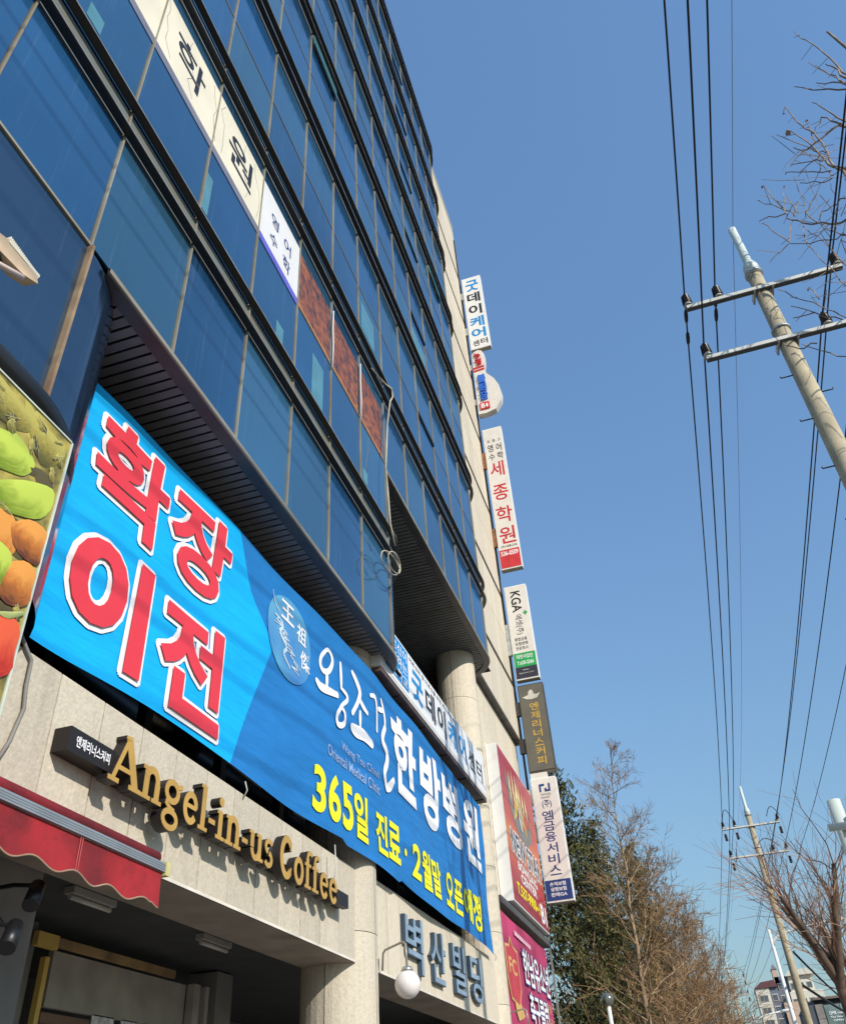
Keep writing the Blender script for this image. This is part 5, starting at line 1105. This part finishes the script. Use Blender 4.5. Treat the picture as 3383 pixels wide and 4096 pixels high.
def street_lamp(x, y, h, arm, label):
    L_ = thing('street_lamp', label, 'street lamp', (x, y, 0), 'white curved street lamps')
    MB().tube([(x, y, 0), (x, y, h)], [.13, .065], 16).build('pole', LAMPW, L_)
    MB().tube([(x, y, h-.75), (x, y-.12, h-.42), (x, y-.45, h-.25), (x, y-arm*.5, h-.08), (x, y-arm, h+.06)], [.06, .06, .055, .05, .04], 10).build('arm', LAMPW, L_)
    MB().tube([(x, y-arm+.1, h+.02), (x, y-arm-.2, h+.06), (x, y-arm-.6, h+.08), (x, y-arm-.75, h+.08)], [.05, .11, .10, .03], 12).build('lamp_head', LAMPW, L_)
street_lamp(45, -2.83, 9.0, 2.6, 'white street lamp whose arm reaches over the forked tree')
street_lamp(80, -2.1, 9.0, 2.2, 'small far white street lamp in front of the apartment tower')
GP = thing('garden_lamp', 'white post with a mirrored glass ball top in front of the evergreens', 'lamp', (26, 2.87, 0))
MB().tube([(26, 2.87, 0), (26, 2.87, 4.52)], .055, 12).build('post', LAMPW, GP)
MB().sphere((26, 2.87, 4.68), .17, 20, 14).build('globe', mat('smoked glass ball', (.25, .26, .22), .1, .6), GP)
bx('finial_bar', mat('brown finial', (.3, .2, .12), .5), GP, 25.97, 26.03, 2.78, 2.96, 4.66, 4.68)

# ------------------------------------------------------------------ far buildings
AP = thing('apartment_tower', 'cream high-rise apartment block with rows of windows and dark red roof', 'building', (290, -20, 0))
def apt_block(x0, x1, y0, y1, z1, m_, rows, cols, zb=0, rh=2.9, face_z0=14):
    w_ = bx('wall', m_, AP, x0, x1, y0, y1, zb, z1)
    cw = (y1-y0)/cols
    for r_ in range(rows):
        for c in range(cols):
            za = z1-1.0-(r_+1)*rh+.6; 
            f_ = bx('window', mat('window reveal cream', (.70, .64, .52), .7), AP, x0-.12, x0-.01, y0+c*cw+cw*.16, y0+(c+1)*cw-cw*.16, za, za+1.7)
            ww = bx('pane', WINP, f_, x0-.17, x0-.13, y0+c*cw+cw*.22, y0+c*cw+cw*.48, za+.15, za+1.5); bx('pane', WINP, f_, x0-.17, x0-.13, y0+c*cw+cw*.52, y0+(c+1)*cw-cw*.22, za+.15, za+1.5)
apt_block(280, 292, -13.4, -9.8, 33.5, BRICKP, 7, 1); apt_block(280.3, 292, -15.7, -13.4, 33.5, APTG, 7, 1)
apt_block(284, 296, -21.5, -15.75, 36.3, APTG, 5, 2); apt_block(281, 296, -27.3, -18.6, 32.0, BRICKP, 6, 4); apt_block(283, 296, -25.5, -19.2, 36.0, BRICKP, 1, 3)
bx('wall', APTP, AP, 279.5, 281, -21.8, -16.2, 0, 29.5); bx('wall', APTP, AP, 279.6, 281, -25.2, -21.9, 0, 27.5)
mb = MB(); mb.prism([(-9.6, 33.5), (-11.6, 34.9), (-15.2, 35.2), (-15.9, 33.5)], lambda u, v, t: (t, u, v), 279.6, 293); mb.build('roof', ROOFR, AP, fix=True)
mb = MB(); mb.prism([(-18.6, 36.0), (-19.6, 37.2), (-24.6, 37.5), (-26.4, 36.0)], lambda u, v, t: (t, u, v), 282, 296); mb.build('roof', BRICKP, AP, fix=True)
bx('stair_tower', APTP, AP, 284, 288, -16.9, -15.6, 33, 38.2)
mb = MB(); mb.prism([(-15.4, 38.2), (-16.25, 39.6), (-17.1, 38.2)], lambda u, v, t: (t, u, v), 283.8, 288.2); mb.build('roof', mat('grey cap roof', (.25, .24, .27), .7), AP, fix=True)
SHP = thing('glass_shop_building', 'low grey and glass shop building with pale window lettering at the far right', 'building', (92, -10, 0))
bx('side_wall', mat('slate side wall', (.10, .11, .125), .8), SHP, 90, 100, -7.65, -6.85, 0, 10.45)
for i in range(9): bx('stone_panel', mat('grey tan cladding', (.30, .26, .22), .8, rand=.08), SHP, 89.9, 89.98, -8.3, -7.66, 10.2-1.1*(i+1)+.03, 10.2-1.1*i)
bx('wall', DARK, SHP, 90, 100, -16, -7.66, 0, 10.5)
bx('roof_edge', mat('brown roof edge', (.20, .14, .11), .7), SHP, 89.7, 100, -16, -7.6, 10.52, 10.7)
for i in range(6): bx('pane', mat('green shop glass', (.20, .28, .25), .1, var=.3, scale=.6, ior=1.7), SHP, 89.85, 89.9, -8.35-1.3*(i+1)+.06, -8.35-1.3*i, .5, 10.1)
letters('lettering', [('DMK', .3, .9, 9.35, 9.6, .03), ('mall', .95, 1.35, 9.38, 9.55, .02), ('The New', .3, 1.3, 9.1, 9.25, .02), ('OPEN', .45, 1.25, 8.85, 9.0, .02)], lambda u, v, w: (89.8, -8.35-u, v), WHT, SHP)
